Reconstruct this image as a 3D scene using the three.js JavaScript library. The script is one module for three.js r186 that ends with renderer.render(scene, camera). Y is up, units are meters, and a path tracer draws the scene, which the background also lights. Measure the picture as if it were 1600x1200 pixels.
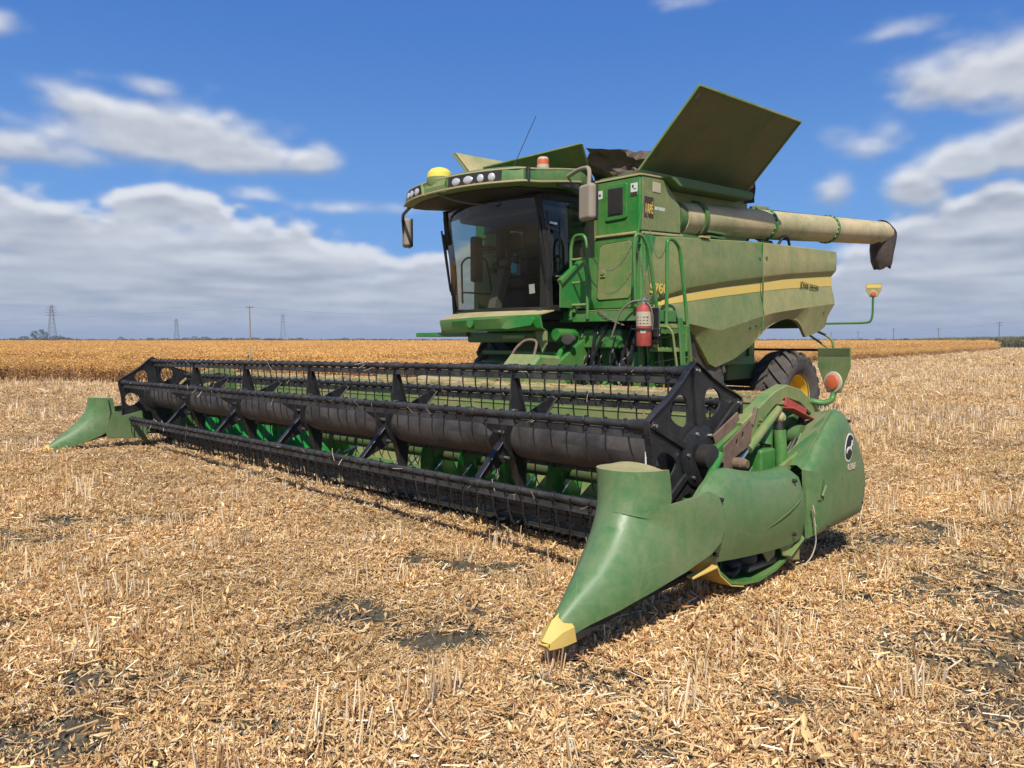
import * as THREE from 'three';
import { mergeGeometries, mergeVertices, toCreasedNormals } from 'three/addons/utils/BufferGeometryUtils.js';
import { RoundedBoxGeometry } from 'three/addons/geometries/RoundedBoxGeometry.js';
import { FontLoader } from 'three/addons/loaders/FontLoader.js';
import { TextGeometry } from 'three/addons/geometries/TextGeometry.js';

// ---------------------------------------------------------------- camera, sky, sun, exposure
const scene = new THREE.Scene();
const camera = new THREE.PerspectiveCamera(52.72, 4 / 3, 0.1, 9000);
const CAM = new THREE.Vector3(7.2134, 1.5451, 4.7362), YAW = 0.81269, PITCH = 0.05584;
camera.position.copy(CAM);
const FWD = new THREE.Vector3(-Math.sin(YAW), 0, -Math.cos(YAW)), RGT = new THREE.Vector3(Math.cos(YAW), 0, -Math.sin(YAW));
camera.lookAt(CAM.x + FWD.x * Math.cos(PITCH), CAM.y - Math.sin(PITCH), CAM.z + FWD.z * Math.cos(PITCH));
camera.updateMatrixWorld();
const renderer = new THREE.WebGLRenderer({ antialias: true });
renderer.toneMapping = THREE.LinearToneMapping;
renderer.toneMappingExposure = 1.04;
renderer.shadowMap.enabled = true;
const sun = new THREE.DirectionalLight(new THREE.Color(1, 0.94, 0.84), 4.8);
const SUN = new THREE.Vector3(1, 1.78, 1.1).normalize();
sun.position.copy(SUN).multiplyScalar(60); sun.target.position.set(0, 0, -2);
sun.castShadow = true; sun.shadow.mapSize.set(4096, 4096);
Object.assign(sun.shadow.camera, { left: -25, right: 25, top: 20, bottom: -20, near: 1, far: 140 });
scene.add(sun, sun.target);

// ---------------------------------------------------------------- noise
function rng(seed) { let a = seed >>> 0; return () => { a = (a + 0x6D2B79F5) | 0; let t = Math.imul(a ^ (a >>> 15), 1 | a); t = (t + Math.imul(t ^ (t >>> 7), 61 | t)) ^ t; return ((t ^ (t >>> 14)) >>> 0) / 4294967296; }; }
function h3(x, y, z) { let n = Math.imul(x, 374761393) + Math.imul(y, 668265263) + Math.imul(z, 1274126177); n = Math.imul(n ^ (n >>> 13), 1274126177); return ((n ^ (n >>> 16)) >>> 0) / 4294967296; }
function vn3(x, y, z) {
  const xi = Math.floor(x), yi = Math.floor(y), zi = Math.floor(z); let u = x - xi, v = y - yi, w = z - zi;
  u = u * u * (3 - 2 * u); v = v * v * (3 - 2 * v); w = w * w * (3 - 2 * w);
  const l = (a, b, t) => a + (b - a) * t;
  return l(l(l(h3(xi, yi, zi), h3(xi + 1, yi, zi), u), l(h3(xi, yi + 1, zi), h3(xi + 1, yi + 1, zi), u), v),
    l(l(h3(xi, yi, zi + 1), h3(xi + 1, yi, zi + 1), u), l(h3(xi, yi + 1, zi + 1), h3(xi + 1, yi + 1, zi + 1), u), v), w);
}
function fbm3(x, y, z, o) { let s = 0, a = 0.5, n = 0; for (let i = 0; i < o; i++) { s += a * vn3(x, y, z); n += a; a *= 0.5; x *= 2.03; y *= 2.03; z *= 2.03; } return s / n; }
const fbm2 = (x, z, o) => fbm3(x, 7.3, z, o);
// tileable value noise for textures (period in cells)
function tn(x, y, p, s) {
  const xi = Math.floor(x), yi = Math.floor(y); let u = x - xi, v = y - yi; u = u * u * (3 - 2 * u); v = v * v * (3 - 2 * v);
  const m = (k) => ((k % p) + p) % p, a = h3(m(xi), m(yi), s), b = h3(m(xi + 1), m(yi), s), c = h3(m(xi), m(yi + 1), s), d = h3(m(xi + 1), m(yi + 1), s);
  return a + (b - a) * u + (c - a) * v + (a - b - c + d) * u * v;
}
function tfbm(u, v, p, o, s) { let r = 0, a = 0.5, n = 0; for (let i = 0; i < o; i++) { r += a * tn(u * p, v * p, p, s + i); n += a; a *= 0.55; p *= 2; } return r / n; }
const sst = (a, b, x) => { x = Math.min(1, Math.max(0, (x - a) / (b - a))); return x * x * (3 - 2 * x); };
const lerp = (a, b, t) => a + (b - a) * t, clamp = (x, a = 0, b = 1) => Math.min(b, Math.max(a, x));
function pw(tab, x) { if (x <= tab[0][0]) return tab[0][1]; for (let i = 1; i < tab.length; i++) if (x <= tab[i][0]) return lerp(tab[i - 1][1], tab[i][1], (x - tab[i - 1][0]) / (tab[i][0] - tab[i - 1][0])); return tab[tab.length - 1][1]; }

// ---------------------------------------------------------------- sky: blue air, a low broken deck and scattered cumulus
{
  const W = 2048, H = 1024, data = new Float32Array(W * H * 4), D = 180 / Math.PI;
  // clouds in degrees: azimuth from the view direction, elevation, half width, half height, strength
  const blobs = [[-24.5, 13.0, 6.4, 1.9, 1.0], [-20.0, 12.6, 4.2, 1.5, 1.0], [-28.5, 14.6, 3.2, 1.3, .74], [-24.6, 16.0, 2.0, .8, .62], [-14, 12.3, 2.1, 1.05, .95], [-31, 11.6, 5, 1.0, .85], [-33.5, 18.4, 2.4, .9, .62],
    [31.5, 15.6, 4.6, 2.0, 1.0], [28.5, 16.2, 2.4, 1.0, .8], [24.3, 12.9, 2.3, 1.8, .60], [22.6, 9.9, 1.3, 1.2, .66], [25.8, 19.4, 2.6, .8, .55], [33.5, 23.2, 3.2, 1.1, .95], [5.5, 24.0, 2.8, .7, .66], [13, 22.6, 2.4, .7, .46], [27.2, 9.6, 1.9, 1.4, .95], [30, 11.0, 2.6, 1.3, 1.0], [33.5, 11.2, 2.6, 1.6, 1.0], [-10.5, 9.4, 5, .6, .62], [-18, 10.0, 2.4, .6, .5]];
  const deckTab = [[-60, 8.5], [-40, 9.6], [-33, 10.2], [-28, 9.4], [-25.5, 10.8], [-23, 10.4], [-20, 9.2], [-14, 8.2], [-8, 7.4], [0, 7], [12, 6.0], [21, 6.2], [24, 7.2], [26, 7.8], [28.5, 8.8], [31, 9.4], [35, 9.6], [50, 9.2], [70, 8.5]];
  const field = (x, y, z, a, e) => {
    const h = 1 / (Math.max(y, .012) + .035), px = x * h, pz = z * h;                  // a point on the cloud layer
    const pn = fbm3(px * 1.5 + 20, 4.4, pz * 1.5, 6), n = fbm3(x * 9 + 11, e * .36 + 3, z * 9 + 5, 4), n2 = fbm3(x * 24 + 2, e * .95, z * 24, 6);
    const deck = pw(deckTab, a) + (n - .5) * 4.6 + (n2 - .5) * 1.8;
    let B = sst(deck + .9, deck - 1.4, e) * (.98 + .18 * sst(6, 2, e));
    for (const [ba, be, ra, re, w] of blobs) { const da = (a - ba) / ra, de = (e - be) / re; const q = da * da + de * de * (de < 0 ? 1.9 : .75); if (q < 6) B = Math.max(B, 1.1 * w * Math.exp(-q * .55)); }
    if (Math.abs(a) > 38 || e > 26) { const f = sst(38, 50, Math.abs(a)) + sst(26, 34, e); B = Math.max(B, clamp(f) * sst(.50, .74, fbm3(x * 3.1 + 40, y * 5, z * 3.1 + 9, 4)) * .95); }
    return B + (n2 - .5) * .72 + (n - .5) * .3 + (pn - .5) * .62 * sst(12, 7, e);
  };
  const dens = (x, y, z, a, e) => sst(.27, .92, field(x, y, z, a, e));
  for (let j = 0; j < H; j++) {
    const el = ((j + .5) / H - .5) * Math.PI, e = el * D, y = Math.sin(el), c = Math.cos(el);
    for (let i = 0; i < W; i++) {
      const th = ((i + .5) / W - .5) * 2 * Math.PI, x = Math.cos(th) * c, z = Math.sin(th) * c, o = (j * W + i) * 4;
      let r, g, b;
      if (e < -1.5) { r = .30; g = .24; b = .16; }
      else {
        const a = Math.atan2(x * RGT.x + z * RGT.z, x * FWD.x + z * FWD.z) * D, ee = Math.max(0, e);
        const t = sst(0, 25, ee), t2 = sst(22, 85, ee);
        r = lerp(lerp(.175, .060, t), .035, t2); g = lerp(lerp(.41, .190, t), .115, t2); b = lerp(lerp(.83, .56, t), .36, t2);
        const hz = Math.exp(-ee / 2.6); r = lerp(r, .30, hz); g = lerp(g, .385, hz); b = lerp(b, .51, hz);
        const d = dens(x, y, z, a, ee);
        if (d > .004) {
          const e2 = (ee + .7) / D, up = dens(x, Math.sin(e2), z, a, ee + .7), h = 1 / (Math.max(y, .012) + .035);
          const st = fbm3(x * h * 2.1 + 70, 9.1, z * h * 2.1, 6), st2 = fbm3(x * h * .8 + 7, 2.2, z * h * .8, 4), fine = fbm3(x * 42, ee * 2.4, z * 42, 5), lowf = Math.exp(-ee / 3.0);
          const k = clamp(.46 + (d - up) * .70 + ((st - .5) * 1.15 + (st2 - .5) * .8) * sst(14, 8, ee) + (fine - .5) * .6 * sst(3, 9, ee));
          let cr = lerp(.345, .80, k), cg = lerp(.38, .815, k), cb = lerp(.455, .85, k);
          cr = lerp(cr, .29, lowf * .72); cg = lerp(cg, .365, lowf * .72); cb = lerp(cb, .485, lowf * .72);
          const al = d * .93; r = lerp(r, cr, al); g = lerp(g, cg, al); b = lerp(b, cb, al);
        }
      }
      data[o] = r; data[o + 1] = g; data[o + 2] = b; data[o + 3] = 1;
    }
  }
  const t = new THREE.DataTexture(data, W, H, THREE.RGBAFormat, THREE.FloatType);
  t.mapping = THREE.EquirectangularReflectionMapping; t.magFilter = t.minFilter = THREE.LinearFilter; t.needsUpdate = true;
  scene.background = t; scene.environment = t;
}
console.log('sky');

// ---------------------------------------------------------------- helpers
const P3 = (x, y, z) => new THREE.Vector3(x, y, z);
const used = {};
function numbered(n) { const k = used[n] = (used[n] ?? -1) + 1; return k ? n + '_' + String(k).padStart(3, '0') : n; }
function ud(o, label, category, group, kind) { if (label) o.userData.label = label; if (category) o.userData.category = category; if (group) o.userData.group = group; if (kind) o.userData.kind = kind; return o; }
function ni(g) { if (g.index) g = g.toNonIndexed(); if (!g.attributes.normal) g.computeVertexNormals(); for (const k of Object.keys(g.attributes)) if (!['position', 'normal', 'uv', 'color'].includes(k)) g.deleteAttribute(k); return g; }
function boxUV(g) {                                                            // uv in metres, by the dominant axis of each face
  const p = g.attributes.position, n = p.count, uv = new Float32Array(n * 2), A = P3(), B = P3(), C = P3();
  for (let i = 0; i < n; i += 3) {
    A.fromBufferAttribute(p, i); B.fromBufferAttribute(p, i + 1); C.fromBufferAttribute(p, i + 2);
    const f = B.clone().sub(A).cross(C.clone().sub(A)), ax = Math.abs(f.x), ay = Math.abs(f.y), az = Math.abs(f.z);
    [A, B, C].forEach((q, k) => { const [u, v] = ax > ay && ax > az ? [q.z + 3.1, q.y] : ay > az ? [q.x, q.z + 1.7] : [q.x + 5.3, q.y + .4]; uv[(i + k) * 2] = u; uv[(i + k) * 2 + 1] = v; });
  }
  g.setAttribute('uv', new THREE.BufferAttribute(uv, 2)); return g;
}
function geo(list) { const a = (Array.isArray(list) ? list : [list]).map((g) => { const q = ni(g.clone ? g : g); q.deleteAttribute('uv'); q.deleteAttribute('color'); return q; }); return boxUV(a.length > 1 ? mergeGeometries(a) : a[0]); }
function mesh(name, list, mat, parent, label) {
  const m = new THREE.Mesh(geo(list), mat); m.name = parent === scene ? numbered(name) : name; m.castShadow = m.receiveShadow = true; parent.add(m);
  if (label) m.userData.label = label; return m;
}
function group(name, parent, at) { const g = new THREE.Group(); g.name = parent === scene ? numbered(name) : name; if (at) g.position.set(...at); parent.add(g); return g; }
function flipW(g) { g = ni(g); const p = g.attributes.position.array; for (let i = 0; i < p.length; i += 9) for (let k = 0; k < 3; k++) { const t = p[i + 3 + k]; p[i + 3 + k] = p[i + 6 + k]; p[i + 6 + k] = t; } g.deleteAttribute('normal'); g.computeVertexNormals(); return g; }
function crease(g, a = .6) { g = ni(g); g.deleteAttribute('uv'); g.deleteAttribute('normal'); return toCreasedNormals(mergeVertices(g, 1e-5), a); }
function remap(g, fn, flip) { g = ni(g); const p = g.attributes.position; for (let i = 0; i < p.count; i++) { const q = fn(p.getX(i), p.getY(i), p.getZ(i)); p.setXYZ(i, q[0], q[1], q[2]); } if (flip) g = flipW(g); return crease(g, .5); }
function box(w, h, d, x = 0, y = 0, z = 0, r = .008, rot) {
  const m = Math.min(w, h, d) * .45; const g = new RoundedBoxGeometry(w, h, d, 1, Math.min(r, m)); if (rot) { g.rotateX(rot[0] || 0); g.rotateY(rot[1] || 0); g.rotateZ(rot[2] || 0); } g.translate(x, y, z); return ni(g);
}
function bb(x0, x1, y0, y1, z0, z1, r) { return box(Math.abs(x1 - x0), Math.abs(y1 - y0), Math.abs(z1 - z0), (x0 + x1) / 2, (y0 + y1) / 2, (z0 + z1) / 2, r); }
function along(g, a, b, up) {                                                   // g built along +y from 0..1 length scaled
  const A = P3(...a), B = P3(...b), d = B.clone().sub(A), L = d.length(); d.normalize();
  let u = P3(...(up || [0, 1, 0])); if (Math.abs(u.dot(d)) > .98) u = P3(1, 0, 0);
  const s = new THREE.Vector3().crossVectors(d, u).normalize(), t = new THREE.Vector3().crossVectors(s, d);
  return g.applyMatrix4(new THREE.Matrix4().makeBasis(s, d, t).setPosition(A.clone().add(B).multiplyScalar(.5)));
}
const dist = (a, b) => Math.hypot(a[0] - b[0], a[1] - b[1], a[2] - b[2]);
const bar = (a, b, w, h, up, r = .006) => along(ni(new RoundedBoxGeometry(w, dist(a, b), h, 1, Math.min(r, w * .4, h * .4))), a, b, up);
const rod = (a, b, r, r2 = r, seg = 10) => along(ni(new THREE.CylinderGeometry(r2, r, dist(a, b), seg)), a, b);
function pipe(pts, r, bend = .06, rs = 8, closed) {                            // tube along straight runs with rounded bends
  const v = pts.map((p) => P3(...p)), cp = new THREE.CurvePath(); let prev = v[0];
  for (let i = 1; i < v.length - 1; i++) {
    const k = Math.min(bend, v[i].distanceTo(v[i - 1]) * .45, v[i].distanceTo(v[i + 1]) * .45);
    const a = v[i].clone().add(v[i - 1].clone().sub(v[i]).setLength(k)), b = v[i].clone().add(v[i + 1].clone().sub(v[i]).setLength(k));
    cp.add(new THREE.LineCurve3(prev, a)); cp.add(new THREE.QuadraticBezierCurve3(a, v[i].clone(), b)); prev = b;
  }
  cp.add(new THREE.LineCurve3(prev, v[v.length - 1]));
  // own sampling so that every bend is followed
  const q = []; for (const c of cp.curves) { const n = c.isQuadraticBezierCurve3 ? 5 : 1; for (let i = 0; i < n; i++) q.push(c.getPoint(i / n)); } q.push(prev.clone().copy(v[v.length - 1]));
  return sweep(q, r, rs);
}
function sweep(q, r, rs = 8) {
  const pos = [], idx = []; let n = P3(0, 1, 0); const T = [];
  for (let i = 0; i < q.length; i++) T.push(q[Math.min(i + 1, q.length - 1)].clone().sub(q[Math.max(i - 1, 0)]).normalize());
  if (Math.abs(T[0].y) > .9) n = P3(1, 0, 0);
  for (let i = 0; i < q.length; i++) {
    n = n.clone().addScaledVector(T[i], -n.dot(T[i])).normalize(); const b = new THREE.Vector3().crossVectors(T[i], n), R = typeof r === 'function' ? r(i / (q.length - 1)) : r;
    for (let k = 0; k < rs; k++) { const t = k / rs * 2 * Math.PI; const p = q[i].clone().addScaledVector(n, Math.cos(t) * R).addScaledVector(b, Math.sin(t) * R); pos.push(p.x, p.y, p.z); }
  }
  for (let i = 0; i < q.length - 1; i++) for (let k = 0; k < rs; k++) { const a = i * rs + k, b = i * rs + (k + 1) % rs; idx.push(a, b, a + rs, b, b + rs, a + rs); }
  for (const e of [0, q.length - 1]) { const c = pos.length / 3; pos.push(q[e].x, q[e].y, q[e].z); for (let k = 0; k < rs; k++) { const a = e * rs + k, b = e * rs + (k + 1) % rs; e ? idx.push(a, b, c) : idx.push(b, a, c); } }
  const g = new THREE.BufferGeometry(); g.setAttribute('position', new THREE.Float32BufferAttribute(pos, 3)); g.setIndex(idx); return crease(g, .9);
}
const spline = (pts, r, n = 24, rs = 6) => sweep(new THREE.CatmullRomCurve3(pts.map((p) => P3(...p))).getPoints(n), r, rs);
function grid(rows, close, ang = .6) {                                          // surface through rows of points
  const pos = [], idx = [], m = rows[0].length; for (const r of rows) for (const p of r) pos.push(...p);
  for (let i = 0; i < rows.length - 1; i++) for (let k = 0; k < (close ? m : m - 1); k++) { const a = i * m + k, b = i * m + (k + 1) % m; idx.push(a, b, a + m, b, b + m, a + m); }
  const g = new THREE.BufferGeometry(); g.setAttribute('position', new THREE.Float32BufferAttribute(pos, 3)); g.setIndex(idx); return crease(g, ang);
}
function shell(rows, off, ang) {                                                // grid with a second skin offset by off and a closed rim
  const back = rows.map((r) => r.map((p) => [p[0] + off[0], p[1] + off[1], p[2] + off[2]]));
  const rim = [...rows[0], ...rows.slice(1).map((r) => r[r.length - 1]), ...[...rows[rows.length - 1]].reverse().slice(1), ...rows.slice(1, -1).reverse().map((r) => r[0])];
  const brim = rim.map((p) => [p[0] + off[0], p[1] + off[1], p[2] + off[2]]);
  return [grid(rows, false, ang), crease(flipW(grid(back, false, ang)), ang), grid([rim, brim], true, ang)];
}
function shape(pts, holes) { const s = new THREE.Shape(pts.map((p) => new THREE.Vector2(p[0], p[1]))); for (const h of holes || []) s.holes.push(new THREE.Path(h.map((p) => new THREE.Vector2(p[0], p[1])))); return s; }
function ext(pts, d, bev = .004, holes) { return new THREE.ExtrudeGeometry(shape(pts, holes), { depth: d - 2 * bev, bevelEnabled: bev > 0, bevelSize: bev, bevelThickness: bev, bevelSegments: 1, bevelOffset: -bev }).translate(0, 0, bev); }
const plateX = (zy, x0, x1, bev, holes) => remap(ext(zy, Math.abs(x1 - x0), bev, holes), (a, b, c) => [Math.min(x0, x1) + c, b, a], true);   // outline [z, y], thick in x
const plateZ = (xy, z0, z1, bev, holes) => ni(ext(xy, Math.abs(z1 - z0), bev, holes).translate(0, 0, Math.min(z0, z1)));                    // outline [x, y], thick in z
const plateY = (xz, y0, y1, bev, holes) => remap(ext(xz, Math.abs(y1 - y0), bev, holes), (a, b, c) => [a, Math.min(y0, y1) + c, b], true);   // outline [x, z], thick in y
const circ = (cx, cy, r, n = 20, ry = r) => Array.from({ length: n }, (_, i) => [cx + r * Math.cos(i / n * 2 * Math.PI), cy + ry * Math.sin(i / n * 2 * Math.PI)]);
const ball = (x, y, z, r, sy = 1, sx = 1, sz = 1, s = 12) => ni(new THREE.SphereGeometry(r, s, Math.max(6, s * .66 | 0)).scale(sx, sy, sz).translate(x, y, z));
function lathe(prof, axis, seg = 32) { const g = new THREE.LatheGeometry(prof.map((p) => new THREE.Vector2(p[0], p[1])), seg); if (axis === 'x') g.rotateZ(-Math.PI / 2); if (axis === 'z') g.rotateX(Math.PI / 2); return crease(g, .6); }
const at = (g, x, y, z) => g.translate(x, y, z);

// ---------------------------------------------------------------- materials
function tex(n, metres, fn, srgb = true) {
  const d = new Uint8Array(n * n * 4); for (let j = 0; j < n; j++) for (let i = 0; i < n; i++) { const c = fn(i / n, j / n); const o = (j * n + i) * 4; for (let k = 0; k < 3; k++) { let v = clamp(Array.isArray(c) ? c[k] : c); if (srgb) v = v <= .0031308 ? v * 12.92 : 1.055 * Math.pow(v, 1 / 2.4) - .055; d[o + k] = v * 255 + .5; } d[o + 3] = 255; }
  const t = new THREE.DataTexture(d, n, n); t.wrapS = t.wrapT = THREE.RepeatWrapping; t.magFilter = THREE.LinearFilter; t.minFilter = THREE.LinearMipmapLinearFilter; t.generateMipmaps = true; t.repeat.set(1 / metres, 1 / metres); if (srgb) t.colorSpace = THREE.SRGBColorSpace; t.needsUpdate = true; return t;
}
const mix3 = (a, b, t) => [lerp(a[0], b[0], t), lerp(a[1], b[1], t), lerp(a[2], b[2], t)];
// paint under field dust: patches, wiped streaks and speckle; amount is how much of the paint the dust hides
function dusty(base, dust, amount, seed, { rough = .42, n = 512, metres = 2.6, streak = .35, spec = .06, metal = 0, patch = .6, runs = .10, scratch = 0 } = {}) {
  const cov = (u, v) => { const a = tfbm(u, v, 3, 5, seed), b = tfbm(u * 1, v * 1, 24, 3, seed + 20), s = tn(u * 40, v * 3, 40, seed + 40) * .0 + tfbm((u + v * .35) % 1, v, 6, 2, seed + 50);
    const w = tfbm(u, v, 90, 2, seed + 60), run = tn(u * 70, v * 5, 70, seed + 66); return clamp(amount + (a - .5) * patch + (b - .5) * .30 + (s - .5) * streak + (w - .5) * .22 + (run - .5) * runs); };
  const scr = new Float32Array(n * n); { const r = rng(seed); for (let k = 0; k < scratch; k++) { let x = r() * n, y = r() * n; const t = r() * 6.28, L = 10 + r() * r() * n * .22, q = .25 + r() * .6; for (let i = 0; i < L; i++) { x += Math.cos(t); y += Math.sin(t) + (r() - .5) * .3; scr[(((y | 0) % n + n) % n) * n + ((x | 0) % n + n) % n] = q; } } }
  const map = tex(n, metres, (u, v) => { const c = cov(u, v), g = (h3(u * n | 0, v * n | 0, seed) - .5) * spec; const q = mix3(mix3(base, dust, c), dust, scr[(v * n | 0) * n + (u * n | 0)] * .7); return q.map((x) => x * (1 + g * 2)); });
  const rm = tex(256, metres, (u, v) => [0, rough + (.78 - rough) * cov(u, v), 0], false);
  return new THREE.MeshStandardMaterial({ map, roughnessMap: rm, roughness: 1, metalness: metal });
}
const flat = (r, g, b, rough = .6, metal = 0) => new THREE.MeshStandardMaterial({ color: new THREE.Color().setRGB(r, g, b), roughness: rough, metalness: metal });
const G = [.022, .205, .032], DUST = [.40, .31, .15], DUST2 = [.30, .265, .125];
const M = {
  green: dusty(G, DUST2, .16, 11, { rough: .34 }),
  roofG: dusty([.024, .165, .03], DUST2, .30, 17, { rough: .4, patch: .35 }),
  greenD: dusty(G, DUST, .46, 23, { rough: .42 }),
  panel: dusty([.024, .155, .028], [.40, .325, .145], .44, 31, { rough: .28, metres: 3.4, streak: .14, patch: .20, runs: .07, scratch: 20 }),
  panelR: dusty([.024, .155, .028], [.45, .36, .165], .66, 37, { rough: .32, metres: 3.4, streak: .14, patch: .20, runs: .08, scratch: 26 }),
  lid: dusty([.030, .10, .022], [.22, .165, .06], .40, 41, { rough: .55, metres: 3, patch: .35, runs: .12, scratch: 50 }),
  tan: dusty([.10, .20, .05], [.50, .39, .20], .80, 43, { rough: .7, metres: 1.6 }),
  auger: dusty([.08, .17, .045], [.60, .48, .275], .90, 47, { rough: .6, metres: 3.2, streak: .6 }),
  plastic: dusty([.028, .165, .042], [.26, .265, .135], .34, 53, { rough: .20, metres: 1.9, streak: .25, patch: .42, scratch: 90 }),
  plasticT: dusty([.040, .160, .048], [.30, .285, .15], .54, 59, { rough: .36, metres: 1.5, patch: .4, scratch: 110 }),
  flight: dusty([.014, .25, .04], [.10, .17, .04], .12, 61, { rough: .30, metres: 1 }),
  black: dusty([.012, .012, .013], [.085, .078, .068], .13, 67, { rough: .42, metres: 1.3 }),
  blackP: dusty([.018, .018, .019], [.12, .112, .10], .22, 71, { rough: .5, metres: .9 }),
  drum: dusty([.020, .019, .018], [.12, .105, .09], .26, 73, { rough: .5, metres: 1.2, streak: .7, spec: .14 }),
  rust: dusty([.075, .045, .035], [.30, .20, .13], .45, 79, { rough: .75, metres: .5, spec: .2 }),
  steel: flat(.55, .54, .52, .32, .9),
  dark: dusty([.012, .013, .012], [.06, .05, .04], .25, 83, { rough: .7, metres: 1 }),
  darkG: dusty(G, [.16, .125, .07], .46, 89, { rough: .55, metres: 1.2, patch: .8 }),
  tyre: dusty([.030, .029, .029], [.16, .14, .115], .42, 97, { rough: .85, metres: .8, spec: .15 }),
  yellow: dusty([.72, .46, .02], [.50, .38, .12], .16, 101, { rough: .4, metres: 1 }),
  yellowP: dusty([.70, .47, .07], [.62, .47, .20], .30, 103, { rough: .5, metres: .5 }),
  stripe: dusty([.76, .52, .07], [.62, .48, .20], .34, 107, { rough: .45, metres: 1.7 }),
  dome: flat(.86, .68, .10, .4),
  red: dusty([.42, .035, .03], [.40, .20, .14], .22, 109, { rough: .4, metres: .4 }),
  orange: new THREE.MeshPhysicalMaterial({ color: new THREE.Color().setRGB(.62, .13, .04), roughness: .35, clearcoat: .3 }),
  white: flat(.72, .70, .66, .6), cream: flat(.50, .43, .31, .7),
  lens: new THREE.MeshPhysicalMaterial({ color: new THREE.Color().setRGB(.72, .70, .66), roughness: .22, metalness: .35, clearcoat: .8 }),
  mirrorBack: dusty([.30, .25, .19], [.33, .28, .2], .5, 113, { rough: .8, metres: .5, spec: .16 }),
  pad: flat(.065, .058, .050, .85), padL: flat(.18, .16, .135, .85), mask: flat(.10, .42, .55, .8),
  tarp: dusty([.050, .038, .030], [.17, .12, .075], .45, 127, { rough: .55, metres: 1.1, streak: .6 }),
  rubber: dusty([.030, .021, .016], [.13, .10, .07], .3, 131, { rough: .7, metres: .7 }),
  glass: new THREE.MeshPhysicalMaterial({ color: new THREE.Color().setRGB(.62, .68, .63), roughness: .02, transmission: 1, thickness: 0, ior: 1.5 }),
  chrome: flat(.75, .75, .74, .18, 1), hose: flat(.016, .016, .016, .55),
  brownMark: flat(.06, .035, .02, .8), ink: flat(.02, .045, .012, .6), wood: flat(.25, .20, .15, .9)
};
const font = await new FontLoader().loadAsync('fonts/droid/droid_sans_bold.typeface.json');
const fontR = await new FontLoader().loadAsync('fonts/droid/droid_sans_regular.typeface.json');
const text = (s, size, f = font, d = .004) => { const g = new TextGeometry(s, { font: f, size, depth: d, curveSegments: 4, bevelEnabled: false }); g.computeBoundingBox(); return g; };
console.log('materials');
// ---------------------------------------------------------------- ground: one sheet to the horizon
const wx = (lat, fwd) => [CAM.x + RGT.x * lat + FWD.x * fwd, CAM.z + RGT.z * lat + FWD.z * fwd];     // metres right of / ahead of the viewpoint
const patches = [[-4.3, 5.9, 1.5, .5], [-3.5, 6.6, 1.1, .4], [-.9, 4.3, .8, .42], [-.55, 5.2, .9, .42], [-1.75, 3.45, .5, .25], [2.35, 3.7, .9, .6], [2.75, 4.7, 1.0, .7], [2.1, 3.1, .5, .3], [-1.95, 2.9, .5, .3], [1.45, 4.3, .5, .25], [1.2, 3.2, .35, .2], [-.4, 4.0, .5, .25], [-2.3, 4.9, .5, .2], [3.8, 6.2, 1.2, .6], [.4, 3.4, .4, .2], [-7, 8.6, 2.2, .5], [-9.5, 9.6, 2.5, .5], [-1.1, 3.0, .4, .15], [2.9, 3.4, .7, .4]]
  .map(([l, f, a, b]) => [...wx(l, f), a, b]);
function bare(x, z) {                                                           // 1 where the soil lies open
  let b = sst(.545, .68, fbm2(x * .75 + 3, z * .75 - 8, 4)) * .85;
  const w = (fbm2(x * 2.6, z * 2.6, 3) - .5) * 1.7;
  for (const [px, pz, a, c] of patches) { const dx = x - px, dz = z - pz, l = dx * RGT.x + dz * RGT.z, f = dx * FWD.x + dz * FWD.z; const q = Math.hypot(l / (a * .95), f / (c * .9)) + w; b = Math.max(b, sst(1.2, .3, q) * .92); }
  return b;
}
function gh(x, z) { return (fbm2(x * .5, z * .5, 2) - .5) * .07 + (fbm2(x * 2.3 + 9, z * 2.3, 3) - .5) * .05 - .012; }
const SOIL = [.100, .082, .052], STRAW = [.46, .305, .128];
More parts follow.
